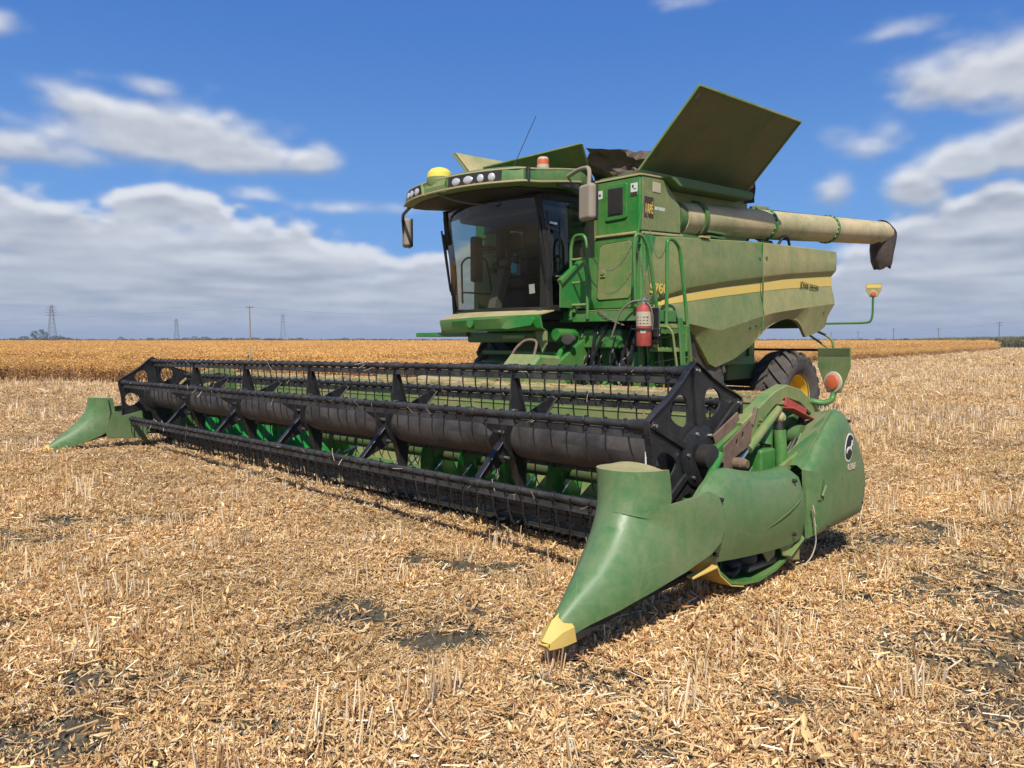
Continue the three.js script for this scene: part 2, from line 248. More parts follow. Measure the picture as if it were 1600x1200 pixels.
{
  const rings = [0]; for (let r = .5; r < 5200; r *= 1 + clamp(.02 + r * .0009, .02, .12)) rings.push(r);
  const seg = 420, pos = [], col = [], idx = [];
  rings.forEach((r, i) => { for (let k = 0; k < seg; k++) {
    const t = k / seg * 2 * Math.PI, x = CAM.x + r * Math.cos(t), z = CAM.z + r * Math.sin(t), f = sst(120, 40, r);
    pos.push(x, f > 0 ? gh(x, z) * f : 0, z);
    const cover = sst(9, 32, r), b = bare(x, z), n = fbm2(x * .22, z * .22, 3), c = mix3(SOIL, mix3([.40, .285, .135], [.50, .37, .19], n), cover * (1 - .6 * b) + (1 - cover) * .06 * (1 - b));
    const v = .85 + .3 * fbm2(x * 5, z * 5, 2); col.push(c[0] * v, c[1] * v, c[2] * v); } });
  for (let i = 0; i < rings.length - 1; i++) for (let k = 0; k < seg; k++) { const a = i * seg + k, b = i * seg + (k + 1) % seg; idx.push(a, b, a + seg, b, b + seg, a + seg); }
  const g = new THREE.BufferGeometry(); g.setAttribute('position', new THREE.Float32BufferAttribute(pos, 3)); g.setAttribute('color', new THREE.Float32BufferAttribute(col, 3)); g.setIndex(idx); g.computeVertexNormals();
  const uv = new Float32Array(pos.length / 3 * 2); for (let i = 0; i < uv.length / 2; i++) { uv[2 * i] = pos[3 * i]; uv[2 * i + 1] = pos[3 * i + 2]; } g.setAttribute('uv', new THREE.BufferAttribute(uv, 2));
  if (g.attributes.normal.getY(5) < 0) { const q = g.index.array; for (let i = 0; i < q.length; i += 3) { const t = q[i]; q[i] = q[i + 1]; q[i + 1] = t; } g.computeVertexNormals(); }
  const map = tex(1024, 3.3, (u, v) => { const a = tfbm(u, v, 60, 4, 201), b = tfbm(u, v, 8, 4, 207), c = h3(u * 1024 | 0, v * 1024 | 0, 5); const k = .62 + .5 * a + .3 * (b - .5) + .22 * (c - .5); return [k, k * .985, k * .96]; });
  const bmp = tex(1024, 1.7, (u, v) => clamp(tfbm(u, v, 30, 5, 221)), false);
  const m = new THREE.Mesh(g, new THREE.MeshStandardMaterial({ map, bumpMap: bmp, bumpScale: .03, vertexColors: true, roughness: 1 })); m.name = 'ground'; m.receiveShadow = true; scene.add(m);
  ud(m, 'dark crumbly soil of the harvested field', null, null, 'structure');
}

// ---------------------------------------------------------------- instanced ground cover (nobody could count it)
function soup() { const pos = [], col = []; return {
  tri(a, b, c, q) { pos.push(...a, ...b, ...c); for (let i = 0; i < 3; i++) col.push(...q); },
  quad(a, b, c, d, q) { this.tri(a, b, c, q); this.tri(a, c, d, q); },
  leaf(p, yaw, tilt, len, wid, fold, q) {                                       // a folded, curled flake
    const cy = Math.cos(yaw), sy = Math.sin(yaw), ct = Math.cos(tilt), st = Math.sin(tilt);
    const T = (l, w, h) => { const y = l * st + h * ct, r = l * ct - h * st; return [p[0] + r * cy - w * sy, p[1] + y, p[2] + r * sy + w * cy]; };
    const a = T(0, 0, 0), m1 = T(len * .5, wid, fold), m2 = T(len * .5, -wid, fold), mid = T(len * .5, 0, 0), e = T(len, 0, fold * 1.4);
    this.tri(a, m1, mid, q); this.tri(a, mid, m2, q); this.tri(m1, e, mid, q); this.tri(mid, e, m2, q); },
  stick(a, b, r, q, r2 = r) { const d = P3(b[0] - a[0], b[1] - a[1], b[2] - a[2]).normalize(), u = Math.abs(d.y) > .9 ? P3(1, 0, 0) : P3(0, 1, 0), s = new THREE.Vector3().crossVectors(d, u).normalize(), t = new THREE.Vector3().crossVectors(s, d);
    const A = [], B = []; for (let k = 0; k < 3; k++) { const w = k * 2.0944, o = s.clone().multiplyScalar(Math.cos(w)).addScaledVector(t, Math.sin(w)); A.push([a[0] + o.x * r, a[1] + o.y * r, a[2] + o.z * r]); B.push([b[0] + o.x * r2, b[1] + o.y * r2, b[2] + o.z * r2]); }
    for (let k = 0; k < 3; k++) this.quad(A[k], A[(k + 1) % 3], B[(k + 1) % 3], B[k], q); this.tri(B[0], B[1], B[2], q); },
  geo() { const g = new THREE.BufferGeometry(); g.setAttribute('position', new THREE.Float32BufferAttribute(pos, 3)); g.setAttribute('color', new THREE.Float32BufferAttribute(col, 3)); g.computeVertexNormals(); g.setAttribute('uv', new THREE.Float32BufferAttribute(new Float32Array(pos.length / 3 * 2), 2)); return g; } }; }
const strawMat = new THREE.MeshStandardMaterial({ vertexColors: true, roughness: .85 });
function scatter(parent, name, geos, list) {
  const per = geos.map(() => []); list.forEach((p, i) => per[p.v !== undefined ? p.v % geos.length : i % geos.length].push(p));
  geos.forEach((g, k) => { if (!per[k].length) return; const m = new THREE.InstancedMesh(g, strawMat, per[k].length); m.name = name; m.userData.kind = 'stuff'; m.castShadow = m.receiveShadow = true;
    const o = new THREE.Object3D(), c = new THREE.Color(); per[k].forEach((p, i) => { o.position.set(p.x, p.y, p.z); o.rotation.set(p.rx || 0, p.ry || 0, p.rz || 0, 'YXZ'); o.scale.set(p.s, p.sy || p.s, p.s); o.updateMatrix(); m.setMatrixAt(i, o.matrix); c.setRGB(...p.c); m.setColorAt(i, c); }); parent.add(m); });
}
const CH = [[.64, .43, .19], [.57, .365, .15], [.69, .50, .25], [.46, .25, .09], [.31, .155, .062], [.82, .68, .45], [.60, .44, .215], [.66, .46, .215]];
function chaffClump(seed, n, R) { const r = rng(seed), s = soup();
  for (let i = 0; i < n; i++) { const a = r() * 6.283, d = Math.sqrt(r()) * R, p = [Math.cos(a) * d, .004 + r() * .022, Math.sin(a) * d], q = CH[Math.floor(r() * r() * 1.25 * CH.length) % CH.length], k = .8 + r() * .4, c = q.map((x) => x * k);
    if (r() < .34) { const L = .02 + r() * r() * .07, yw = r() * 6.28, tl = (r() - .4) * .5; s.stick(p, [p[0] + Math.cos(yw) * L, p[1] + tl * L + .004, p[2] + Math.sin(yw) * L], .0013 + r() * .0012, c.map((x) => x * 1.1)); }
    else if (r() < .12) { for (let j = 0; j < 6; j++) s.leaf([p[0], p[1] + .006, p[2]], j * 1.05 + r(), .2 + r() * .9, .014 + r() * .014, .0022, .002, c); }        // a broken spiny seed head
    else s.leaf(p, r() * 6.283, (r() - .3) * 1.3, .010 + r() * .028, .0020 + r() * r() * .0075, (r() - .3) * .014, c); }
  return s.geo(); }
function strawGeo(seed) { const r = rng(seed), s = soup(), L = .5; const c = [[.78, .66, .46], [.70, .56, .36], [.80, .70, .52], [.40, .26, .16], [.58, .42, .25]][seed % 5]; let a = [-L, 0, 0]; for (let i = 1; i <= 3; i++) { const b = [-L + 2 * L * i / 3, (r() - .5) * .04, (r() - .5) * .08]; s.stick(a, b, .011, c); a = b; } return s.geo(); }
function stubbleGeo(seed, thick) { const r = rng(seed), s = soup(), n = 3 + Math.floor(r() * 5);
  for (let i = 0; i < n; i++) { const a = r() * 6.28, d = r() * .06, h = .06 + r() * .12, lx = (r() - .5) * .06, lz = (r() - .5) * .06, q = [[.62, .43, .20], [.68, .50, .26], [.46, .28, .12], [.55, .36, .16], [.76, .64, .43]][Math.floor(r() * 5)]; s.stick([Math.cos(a) * d, -.02, Math.sin(a) * d], [Math.cos(a) * d + lx, h, Math.sin(a) * d + lz], .0032 * thick * (.7 + r() * .7), q, .0028 * thick);
    if (r() < .5) s.leaf([Math.cos(a) * d, h * .3, Math.sin(a) * d], r() * 6.28, -.3 - r(), .04 + r() * .03, .006, .004, [.44, .25, .10]); }
  return s.geo(); }
const cover = group('chaff_litter', scene); ud(cover, 'golden chaff, broken seed heads and straw strewn over the cut field', 'chaff', null, 'stuff');
const stub = group('stubble', scene); ud(stub, 'short cut stalks standing all over the harvested ground', 'stubble', null, 'stuff');
// the standing crop: its edge passes behind the machine and runs away from it on the right
const cropEdge = [[-140, 34], [-60, 11], [-38, 3.2], [-27, -1.2], [-21.6, -3.9], [-16.0, -8.5], [-15.2, -30], [-16.4, -51], [-20.5, -85], [-26, -124]];
const cropPoly = [...cropEdge, [-45, -190], [-120, -330], [-420, -330], [-420, 120]];
const inPoly = (x, z, P) => { let c = false; for (let i = 0, j = P.length - 1; i < P.length; j = i++) if ((P[i][1] > z) !== (P[j][1] > z) && x < (P[j][0] - P[i][0]) * (z - P[i][1]) / (P[j][1] - P[i][1]) + P[i][0]) c = !c; return c; };
const edgeDist = (x, z) => { let m = 1e9; for (let i = 1; i < cropEdge.length; i++) { const [ax, az] = cropEdge[i - 1], [bx, bz] = cropEdge[i], t = clamp(((x - ax) * (bx - ax) + (z - az) * (bz - az)) / ((bx - ax) ** 2 + (bz - az) ** 2)); m = Math.min(m, Math.hypot(x - ax - t * (bx - ax), z - az - t * (bz - az))); } return m; };
{
  const r = rng(77), near = [], sticks = [], st = [], st2 = [], chaff = Array.from({ length: 12 }, (_, i) => chaffClump(300 + i, 54, .09)), big = Array.from({ length: 6 }, (_, i) => chaffClump(400 + i, 80, .14));
  const fill = (f0, f1, per, out, make, half = 1.1) => { const area = half * (f1 * f1 - f0 * f0), n = Math.round(area * per); for (let i = 0; i < n; i++) { const f = Math.sqrt(f0 * f0 + r() * (f1 * f1 - f0 * f0)), l = (r() * 2 - 1) * f * half, [x, z] = wx(l, f); if (f1 > 16 && inPoly(x, z, cropPoly)) continue; const p = make(x, z, f); if (p) out.push(p); } };
  const tone = (x, z) => { const n = fbm2(x * 1.1, z * 1.1, 4), k = .79 + .58 * n + (r() - .5) * .24, w = (fbm2(x * .3 + 50, z * .3, 2) - .5) * .25; return [k * (1 + w * .2), k * 1.01, k * (1.08 - w)]; };
  const mk = (s0, keep) => (x, z) => { const b = bare(x, z); if (r() < b * keep) return null; return { x, y: gh(x, z) - .004 + .012 * r() * (1 - b), z, s: s0 * (.65 + r() * .6 + (r() < .12 ? .7 : 0)), ry: r() * 6.28, rx: (r() - .5) * .4, rz: (r() - .5) * .4, c: tone(x, z) }; };
  fill(.6, 6, 330, near, mk(1, .93)); fill(6, 11, 250, near, mk(1.1, .9));
  const far = []; fill(11, 20, 75, far, mk(1.15, .8)); fill(20, 42, 18, far, mk(1.9, .7)); fill(42, 110, 2.2, far, mk(3.6, .6));
  // chaff that has settled on the header: rear beam, floor and cutterbar
  for (let i = 0; i < 900; i++) { const k = i % 3, x = (r() * 2 - 1) * 4.5, z = k === 0 ? -.575 + (r() - .5) * .12 : k === 1 ? .05 + r() * .32 : -.75 - r() * .2, y = (k === 0 ? 1.10 : k === 1 ? .06 + .05 * r() : 1.075) + .01217 * x; if (k === 2 && Math.abs(x) > .75) continue; near.push({ x, y, z, s: .5 + r() * .5, sy: .35, ry: r() * 6.28, c: tone(x, z) }); }
  scatter(cover, 'chaff', chaff, near); scatter(cover, 'chaff', big, far);
  fill(.6, 9, 46, sticks, (x, z) => ({ x, y: gh(x, z) + .012 + r() * .02, z, s: .05 + r() * r() * r() * .40, ry: r() * 6.28, rz: (r() - .5) * .2, c: tone(x, z), v: Math.floor(r() * 10) }));
  fill(9, 30, 5, sticks, (x, z) => ({ x, y: gh(x, z) + .02 + r() * .04, z, s: .2 + r() * .4, ry: r() * 6.28, rz: (r() - .5) * .3, c: tone(x, z), v: Math.floor(r() * 10) }));
  for (let i = 0; i < 150; i++) { const k = [0, 1, 2, 5][i % 4], t = .0888 + k * 1.0472, x = (r() * 2 - 1) * 4.4; sticks.push({ x, y: .794 + .515 * Math.cos(t) + .01217 * x + (r() - .6) * .06, z: .718 + .515 * Math.sin(t) + (r() - .3) * .05, s: .05 + r() * r() * .16, ry: r() * 6.28, rz: (r() - .5) * 2.4, c: tone(x, 1), v: Math.floor(r() * 10) }); }
  scatter(cover, 'straw', Array.from({ length: 10 }, (_, i) => strawGeo(500 + i)), sticks);
  const clodG = Array.from({ length: 5 }, (_, i) => { const q = rng(560 + i), g = new THREE.IcosahedronGeometry(1, 1), p = g.attributes.position, m = new Map(); for (let k = 0; k < p.count; k++) { const key = p.getX(k).toFixed(3) + p.getY(k).toFixed(3) + p.getZ(k).toFixed(3); if (!m.has(key)) m.set(key, .6 + q() * .6); const f = m.get(key); p.setXYZ(k, p.getX(k) * f, p.getY(k) * f * .7, p.getZ(k) * f); } g.computeVertexNormals(); const c = new Float32Array(p.count * 3); for (let k = 0; k < p.count; k++) { c[3 * k] = SOIL[0]; c[3 * k + 1] = SOIL[1]; c[3 * k + 2] = SOIL[2]; } g.setAttribute('color', new THREE.BufferAttribute(c, 3)); return g; });
  const clods = []; fill(1.6, 9, 1500, clods, (x, z) => { const b = bare(x, z); if (r() > b * b * 1.1 + .02) return null; const k = .75 + r() * .6; return { x, y: gh(x, z) - .001, z, s: .003 + Math.pow(r(), 4) * .030, ry: r() * 6.28, rx: r() * 6, c: [k, k, k] }; });
  scatter(cover, 'soil_crumb', clodG, clods); console.log('clods', clods.length);
  // cut rows run along the direction of travel; stalks stand in broken clumps on them
  const rowK = (x, z) => { const q = (x + (fbm2(x * .4, z * .4, 2) - .5) * .3) / .76, d = Math.abs(q - Math.round(q)); return d < .16; };
  fill(1.8, 10, 62, st, (x, z) => (!rowK(x, z) || fbm2(x * 1.1, z * 1.1, 2) < .47 || r() < bare(x, z)) ? null : ({ x, y: gh(x, z), z, s: .75 + r() * .6, ry: r() * 6.28, rx: (r() - .5) * .25, c: tone(x, z) }));
  fill(7, 26, 26, st2, (x, z, f) => (r() < .35 * bare(x, z) || (r() > sst(6, 15, f)) || (Math.abs(x) < 5.2 && z > -1 && z < 2.5) || fbm2(x * .5, z * .5, 2) < .42) ? null : ({ x, y: gh(x, z), z, s: .8 + r() * .6, ry: r() * 6.28, rx: (r() - .5) * .2, c: tone(x, z).map((k) => k * 1.1) }));
  fill(26, 60, 8, st2, (x, z) => ({ x, y: gh(x, z), z, s: 1.1 + r() * .6, ry: r() * 6.28, c: tone(x, z).map((k) => k * 1.1) }));
  fill(60, 150, 1.2, st2, (x, z) => ({ x, y: 0, z, s: 1.6 + r() * .8, ry: r() * 6.28, c: tone(x, z).map((k) => k * 1.1) }));
  scatter(stub, 'stubble_tuft', Array.from({ length: 10 }, (_, i) => stubbleGeo(600 + i, 1)), st);
  scatter(stub, 'stubble_tuft', Array.from({ length: 10 }, (_, i) => stubbleGeo(640 + i, 1.9)), st2);
  console.log('litter', near.length, far.length, sticks.length, st.length, st2.length);
}
{
  const crop = group('standing_crop', scene); ud(crop, 'dense uncut golden brown crop standing beyond the cut field', 'crop', null, 'stuff');
  const r = rng(91);
  function plant(seed, n) { const q = rng(seed), s = soup();
    for (let i = 0; i < 7; i++) { const a = q() * 6.28, d = q() * .32, x = Math.cos(a) * d, z = Math.sin(a) * d, h = .5 + q() * .25; s.stick([x, 0, z], [x + (q() - .5) * .12, h, z + (q() - .5) * .12], .006, [.38, .21, .09], .004); }
    for (let i = 0; i < n; i++) { const a = q() * 6.28, d = Math.sqrt(q()) * .42, y = .12 + Math.pow(q(), .62) * .68, x = Math.cos(a) * d, z = Math.sin(a) * d;
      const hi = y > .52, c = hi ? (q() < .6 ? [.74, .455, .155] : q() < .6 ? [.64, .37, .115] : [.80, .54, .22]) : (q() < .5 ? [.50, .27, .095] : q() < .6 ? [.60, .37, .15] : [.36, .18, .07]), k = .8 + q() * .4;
      if (y > .5 && q() < .55) { for (let j = 0; j < 4; j++) s.leaf([x, y, z], j * 1.57 + q(), .2 + q() * 1.1, .035 + q() * .03, .016, .008, c.map((v) => v * k)); }
      else s.leaf([x, y, z], q() * 6.28, (q() - .6) * 1.6, .06 + q() * .09, .008 + q() * .014, (q() - .5) * .03, c.map((v) => v * k)); }
    return s.geo(); }
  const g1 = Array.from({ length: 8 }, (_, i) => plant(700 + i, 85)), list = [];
  const tone = (x, z) => { const k = .86 + .34 * fbm2(x * .25, z * .25, 3) + (r() - .5) * .16; return [k, k, k]; };
  // front belt along the edge, dense; further in the canopy alone is seen
  let n = 0; const put = (x, z, s) => list.push({ x, y: 0, z, s, sy: s * (.80 + r() * .30 + .16 * (fbm2(x * .6, z * .6, 2) - .5)), ry: r() * 6.28, rx: (r() - .5) * .12, c: tone(x, z) });
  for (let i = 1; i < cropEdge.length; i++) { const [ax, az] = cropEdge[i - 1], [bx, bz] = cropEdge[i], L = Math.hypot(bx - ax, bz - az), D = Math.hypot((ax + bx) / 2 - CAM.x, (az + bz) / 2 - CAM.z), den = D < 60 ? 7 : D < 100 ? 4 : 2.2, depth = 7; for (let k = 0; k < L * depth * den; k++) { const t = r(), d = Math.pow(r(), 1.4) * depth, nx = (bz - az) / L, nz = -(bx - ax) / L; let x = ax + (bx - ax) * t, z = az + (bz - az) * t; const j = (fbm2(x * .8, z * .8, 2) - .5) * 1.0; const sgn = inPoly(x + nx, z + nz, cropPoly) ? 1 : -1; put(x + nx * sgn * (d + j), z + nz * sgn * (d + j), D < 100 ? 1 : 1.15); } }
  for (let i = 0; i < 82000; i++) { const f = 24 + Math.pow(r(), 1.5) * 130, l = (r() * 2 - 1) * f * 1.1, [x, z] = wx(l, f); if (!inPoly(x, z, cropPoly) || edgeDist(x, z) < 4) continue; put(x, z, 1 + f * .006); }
  scatter(crop, 'crop_plant', g1, list); console.log('crop', list.length);
  // closed canopy deeper in the field, where single plants cannot be told apart
  const pos = [], col = [], idx = [], nu = 340, nf = 70; for (let j = 0; j <= nf; j++) for (let i = 0; i <= nu; i++) { const f = 22 + Math.pow(j / nf, 2.2) * 310, l = (i / nu * 2 - 1) * f * 1.3, [x, z] = wx(l, f); pos.push(x, .60 + .16 * fbm2(x * .7, z * .7, 3), z); const k = .8 + .4 * fbm2(x * 1.3, z * 1.3, 2) * 1.0; col.push(.68 * k, .42 * k, .145 * k); }
  for (let j = 0; j < nf; j++) for (let i = 0; i < nu; i++) { const a = j * (nu + 1) + i, ok = [a, a + 1, a + nu + 1, a + nu + 2].every((k) => inPoly(pos[3 * k], pos[3 * k + 2], cropPoly) && edgeDist(pos[3 * k], pos[3 * k + 2]) > 4.5); if (ok) idx.push(a, a + 1, a + nu + 1, a + 1, a + nu + 2, a + nu + 1); }
  const g = new THREE.BufferGeometry(); g.setAttribute('position', new THREE.Float32BufferAttribute(pos, 3)); g.setAttribute('color', new THREE.Float32BufferAttribute(col, 3)); g.setIndex(idx); g.computeVertexNormals(); g.setAttribute('uv', new THREE.Float32BufferAttribute(new Float32Array(pos.length / 3 * 2), 2));
  const m = new THREE.Mesh(g, strawMat); m.name = 'crop_canopy'; m.userData.kind = 'stuff'; m.receiveShadow = true; crop.add(m);
}
// ---------------------------------------------------------------- the header (cutting platform), local frame: x across, z forward
const head = group('grain_header', scene); head.rotation.z = .01217;
ud(head, 'wide green grain header with black finger reel, resting low on the chaff', 'grain header');
const RY = .794, RZ = .718, RR = .515, RA = .0888, XR = 4.57;
const spoke = (k) => { const t = RA + k * Math.PI / 3; return [RY + RR * Math.cos(t), RZ + RR * Math.sin(t)]; };
// --- six bats: tube, finger bar below it, sixty spring fingers
{
  const fingerG = (() => { const pts = []; for (let i = 0; i <= 6; i++) { const t = i / 6; pts.push([0, -.02 - t * .235, -.012 + .018 * Math.sin(t * 2.2) - .05 * t * t * t]); }
    const ring = new THREE.TorusGeometry(.027, .007, 5, 10).rotateY(Math.PI / 2); return geo([spline(pts, (t) => .0072 - .0024 * t, 8, 5), ni(ring), box(.03, .035, .03, 0, -.038, -.006, .004)]); })();
  const fr = rng(4242);
  for (let k = 0; k < 6; k++) {
    const [y, z] = spoke(k), bat = mesh('reel_bat', [at(lathe([[0, -XR], [.024, -XR], [.024, XR], [0, XR]], 'x', 12), 0, y, z), ...Array.from({ length: 7 }, (_, i) => { const x = -XR + i * XR / 3; return at(lathe([[.024, -.05], [.030, -.045], [.030, .045], [.024, .05]], 'x', 12), clamp(x, -XR + .05, XR - .05), y, z); })], M.blackP, head);
    const segs = []; for (let i = 0; i < 60; i++) segs.push(bb(-XR + i * XR / 30 + .006, -XR + (i + 1) * XR / 30 - .006, y - .078, y - .030, z - .012, z + .004, .003));
    mesh('finger_bar', segs, M.blackP, bat);
    if (k === 3 || k === 4) { const all = []; for (let i = 0; i < 60; i++) all.push(fingerG.clone().translate(-XR + (i + .5) * XR / 30 - .06, y, z)); const m = mesh('finger_row', all, M.black, bat); m.userData.kind = 'stuff'; }
    else for (let i = 0; i < 60; i++) { const m = new THREE.Mesh(fingerG, M.black); m.name = 'finger'; m.position.set(-XR + (i + .5) * XR / 30 - .06, y, z); m.rotation.set((fr() - .5) * .16, 0, (fr() - .5) * (fr() < .08 ? .5 : .12)); m.castShadow = m.receiveShadow = true; bat.add(m); }
  }
}
// --- drum between the spiders
for (let i = 0; i < 6; i++) { const a = -XR + i * XR / 3 + .05, b = -XR + (i + 1) * XR / 3 - .05; mesh('drum_section', at(lathe([[0, a], [.11, a], [.152, a + .03], [.160, a + .09], [.160, b - .09], [.152, b - .03], [.11, b], [0, b]], 'x', 36), 0, RY, RZ), M.drum, head); }
mesh('drum_label', [at(plateX([[-.06, -.045], [.06, -.045], [.06, .045], [-.06, .045]], 0, .002, 0), 0, 0, 0).rotateY(-.62).translate(4.42, RY - .02, RZ + .171)], M.white, head);
// --- spiders: hub and six tapered arms
for (let i = 1; i < 6; i++) {
  const x = -XR + i * XR / 3, list = [at(lathe([[.05, -.05], [.185, -.05], [.185, .05], [.05, .05]], 'x', 24), x, RY, RZ)];
  const sp = mesh('reel_spider', list, M.black, head);
  for (let k = 0; k < 6; k++) { const t = RA + k * Math.PI / 3, R = (r, w) => [RZ + r * Math.sin(t) + w * Math.cos(t), RY + r * Math.cos(t) - w * Math.sin(t)];
    const arm = mesh('spider_arm', [plateX([R(.12, -.09), R(.48, -.022), R(.51, -.022), R(.51, .022), R(.48, .022), R(.12, .09)], x - .006, x + .006, .003), plateX([R(.12, -.09), R(.49, -.022), R(.49, -.010), R(.12, -.078)], x - .03, x + .03, .003)], M.black, sp);
    mesh('bolt', [at(lathe([[0, -.014], [.011, -.014], [.011, .014], [0, .014]], 'x', 6), x, ...R(.47, 0).reverse()), at(lathe([[0, -.05], [.012, -.05], [.012, .05], [0, .05]], 'x', 6), x, ...R(.2, .04).reverse())], M.steel, sp); }
}
// --- end plates: hexagonal with teardrop openings
for (const sx of [-1, 1]) {
  const x0 = sx * 4.615, hexo = Array.from({ length: 6 }, (_, k) => { const t = RA + k * Math.PI / 3; return [[t - .13, .535], [t, .572], [t + .13, .535], [t + .36, .487], [t + .69, .487]]; }).flat().map(([t, r]) => [RZ + r * Math.sin(t), RY + r * Math.cos(t)]);
  const holes = Array.from({ length: 6 }, (_, k) => { const t = RA + (k + .5) * Math.PI / 3, c = .335; return circ(0, 0, 1, 18).map(([a, b]) => { const rr = c + .105 * a, w = (.088 + .036 * a) * b; return [RZ + rr * Math.sin(t) + w * Math.cos(t), RY + rr * Math.cos(t) - w * Math.sin(t)]; }); });
  const pl = mesh('reel_end_plate', [plateX(hexo, x0 - .007, x0 + .007, .003, holes), at(lathe([[.03, -.045], [.17, -.045], [.19, -.02], [.19, .02], [.17, .03], [.03, .03]], 'x', 28), x0, RY, RZ),
    ...Array.from({ length: 6 }, (_, k) => { const t = RA + k * Math.PI / 3, q = (r) => [x0 + sx * .016, RY + r * Math.cos(t), RZ + r * Math.sin(t)]; return bar(q(.16), q(.54), .045, .022, [1, 0, 0]); }),
    ...hexo.map((p, i) => { const q = hexo[(i + 1) % hexo.length]; return bar([x0 + sx * .004, p[1], p[0]], [x0 + sx * .004, q[1], q[0]], .012, .045, [1, 0, 0]); })], M.black, head);
  mesh('bearing', at(lathe([[0, -.06], [.06, -.06], [.075, -.03], [.075, .05], [.05, .06], [0, .06]], 'x', 20), x0 + sx * .05, RY, RZ), M.dark, pl);
  mesh('bolt', Array.from({ length: 12 }, (_, k) => at(lathe([[0, -.012], [.011, -.012], [.011, .012], [0, .012]], 'x', 6), x0 + sx * .03, RY + (k % 2 ? .52 : .15) * Math.cos(RA + Math.floor(k / 2) * 1.0472 + (k % 2 ? 0 : .3)), RZ + (k % 2 ? .52 : .15) * Math.sin(RA + Math.floor(k / 2) * 1.0472 + (k % 2 ? 0 : .3)))), M.steel, pl);
  // crank arm that ties the bat ends to the cam ring
  for (let k = 0; k < 6; k++) { const [y, z] = spoke(k); mesh('bat_crank', [bar([sx * 4.575, y, z], [sx * 4.575, y - .01, z - .13], .03, .04, [1, 0, 0]), rod([sx * 4.52, y, z], [sx * 4.63, y, z], .036, .036, 10)], M.black, pl); }
}
// --- trough: back wall, rear beam, floor, cutterbar
mesh('back_panel', [grid([[-4.62, 4.62].map((x) => [x, .16, -.40]), [-4.62, 4.62].map((x) => [x, .35, -.47]), [-4.62, 4.62].map((x) => [x, .70, -.50]), [-4.62, 4.62].map((x) => [x, 1.02, -.50])], false, .9), bb(-4.62, -.9, .30, 1.02, -.56, -.53), bb(.9, 4.62, .30, 1.02, -.56, -.53)], M.greenD, head);
mesh('panel_rib', [...[.72, .9].map((y) => bb(-4.6, 4.6, y, y + .012, -.505, -.493, .003)), ...Array.from({ length: 9 }, (_, i) => bb(-4.4 + i * 1.1 - .012, -4.4 + i * 1.1 + .012, .3, 1.0, -.506, -.493, .003))], M.greenD, head);
mesh('top_beam', [bb(-4.64, 4.64, 1.02, 1.10, -.66, -.49, .02), bb(-4.5, 4.5, .80, .92, -.72, -.57, .02)], M.tan, head, 'dust covered beam along the top of the back wall');
mesh('auger_trough', [grid([0, 1, 2, 3, 4, 5, 6].map((i) => { const t = -1.9 + i * .36; return [-4.62, 4.62].map((x) => [x, .42 + .40 * Math.cos(Math.PI + t * .55), -.10 + .40 * Math.sin(t * .55)]); }), false, .9)], M.darkG, head);
mesh('floor_pan', [grid([[.02, .10], [.05, .12], [.12, .065], [.30, .05], [.42, .045]].map(([z, y]) => [-4.62, 4.62].map((x) => [x, y, z])), false, .9), bb(-4.62, 4.62, .015, .042, -.4, .42, .01)], M.rust, head);
const cut = mesh('cutterbar', [bb(-4.62, 4.62, .035, .06, .40, .47, .004), bb(-4.6, 4.6, .06, .075, .415, .45, .003)], M.dark, head);
{ const gs = []; for (let i = 0; i < 120; i++) { const x = -4.58 + i * .0762; gs.push(plateY([[x - .018, .43], [x + .018, .43], [x + .012, .50], [x, .555], [x - .012, .50]], .04, .062, .004)); } const m = mesh('knife_guard', gs, M.dark, cut); m.userData.kind = 'stuff'; }
{ const gs = []; for (let i = 0; i < 15; i++) gs.push(bar([-4.3 + i * .6, .05, .38], [-4.28 + i * .6, .075, .05], .10, .012)); mesh('wear_plate', gs, M.rust, cut); }
// --- feed auger: core and the two opposed flights
{
  const AY = .435, AZ = -.06, core = mesh('feed_auger', [at(lathe([[0, -4.58], [.09, -4.58], [.09, 4.58], [0, 4.58]], 'x', 28), 0, AY, AZ)], M.darkG, head);
  for (const sx of [-1, 1]) { const rows = [[], []], pitch = .56, x0 = .75, x1 = 4.5, n = Math.round((x1 - x0) / pitch * 26);
    for (let i = 0; i <= n; i++) { const x = x0 + (x1 - x0) * i / n, t = (x - x0) / pitch * 2 * Math.PI * -1; rows[0].push([sx * x, AY + .085 * Math.cos(t + 1), AZ + .085 * Math.sin(t + 1)]); rows[1].push([sx * x, AY + .36 * Math.cos(t + 1), AZ + .36 * Math.sin(t + 1)]); }
    mesh('auger_flight', shell(rows, [.006, 0, 0], .9), M.flight, core); }
  const tine = []; for (let i = 0; i < 16; i++) { const t = i * 2.4, x = -.72 + i * .096; tine.push(rod([x, AY + .18 * Math.cos(t), AZ + .18 * Math.sin(t)], [x, AY + .36 * Math.cos(t), AZ + .36 * Math.sin(t)], .009)); }
  mesh('retracting_finger', tine, M.steel, core);
  const tine2 = []; for (let i = 0; i < 9; i++) { const x = 1.0 + i * .41; tine2.push(rod([x, AY - .05, AZ + .2], [x + .03, AY - .13, AZ + .33], .008)); } mesh('auger_rod', tine2, M.steel, core);
}
// --- end sheets that close the trough
for (const sx of [-1, 1]) mesh('end_sheet', [plateX([[.50, .05], [.46, .22], [.20, .62], [-.05, .84], [-.55, 1.02], [-.66, 1.0], [-.66, .14], [-.3, .04]], sx * 4.63, sx * 4.655, .006)], M.darkG, head);
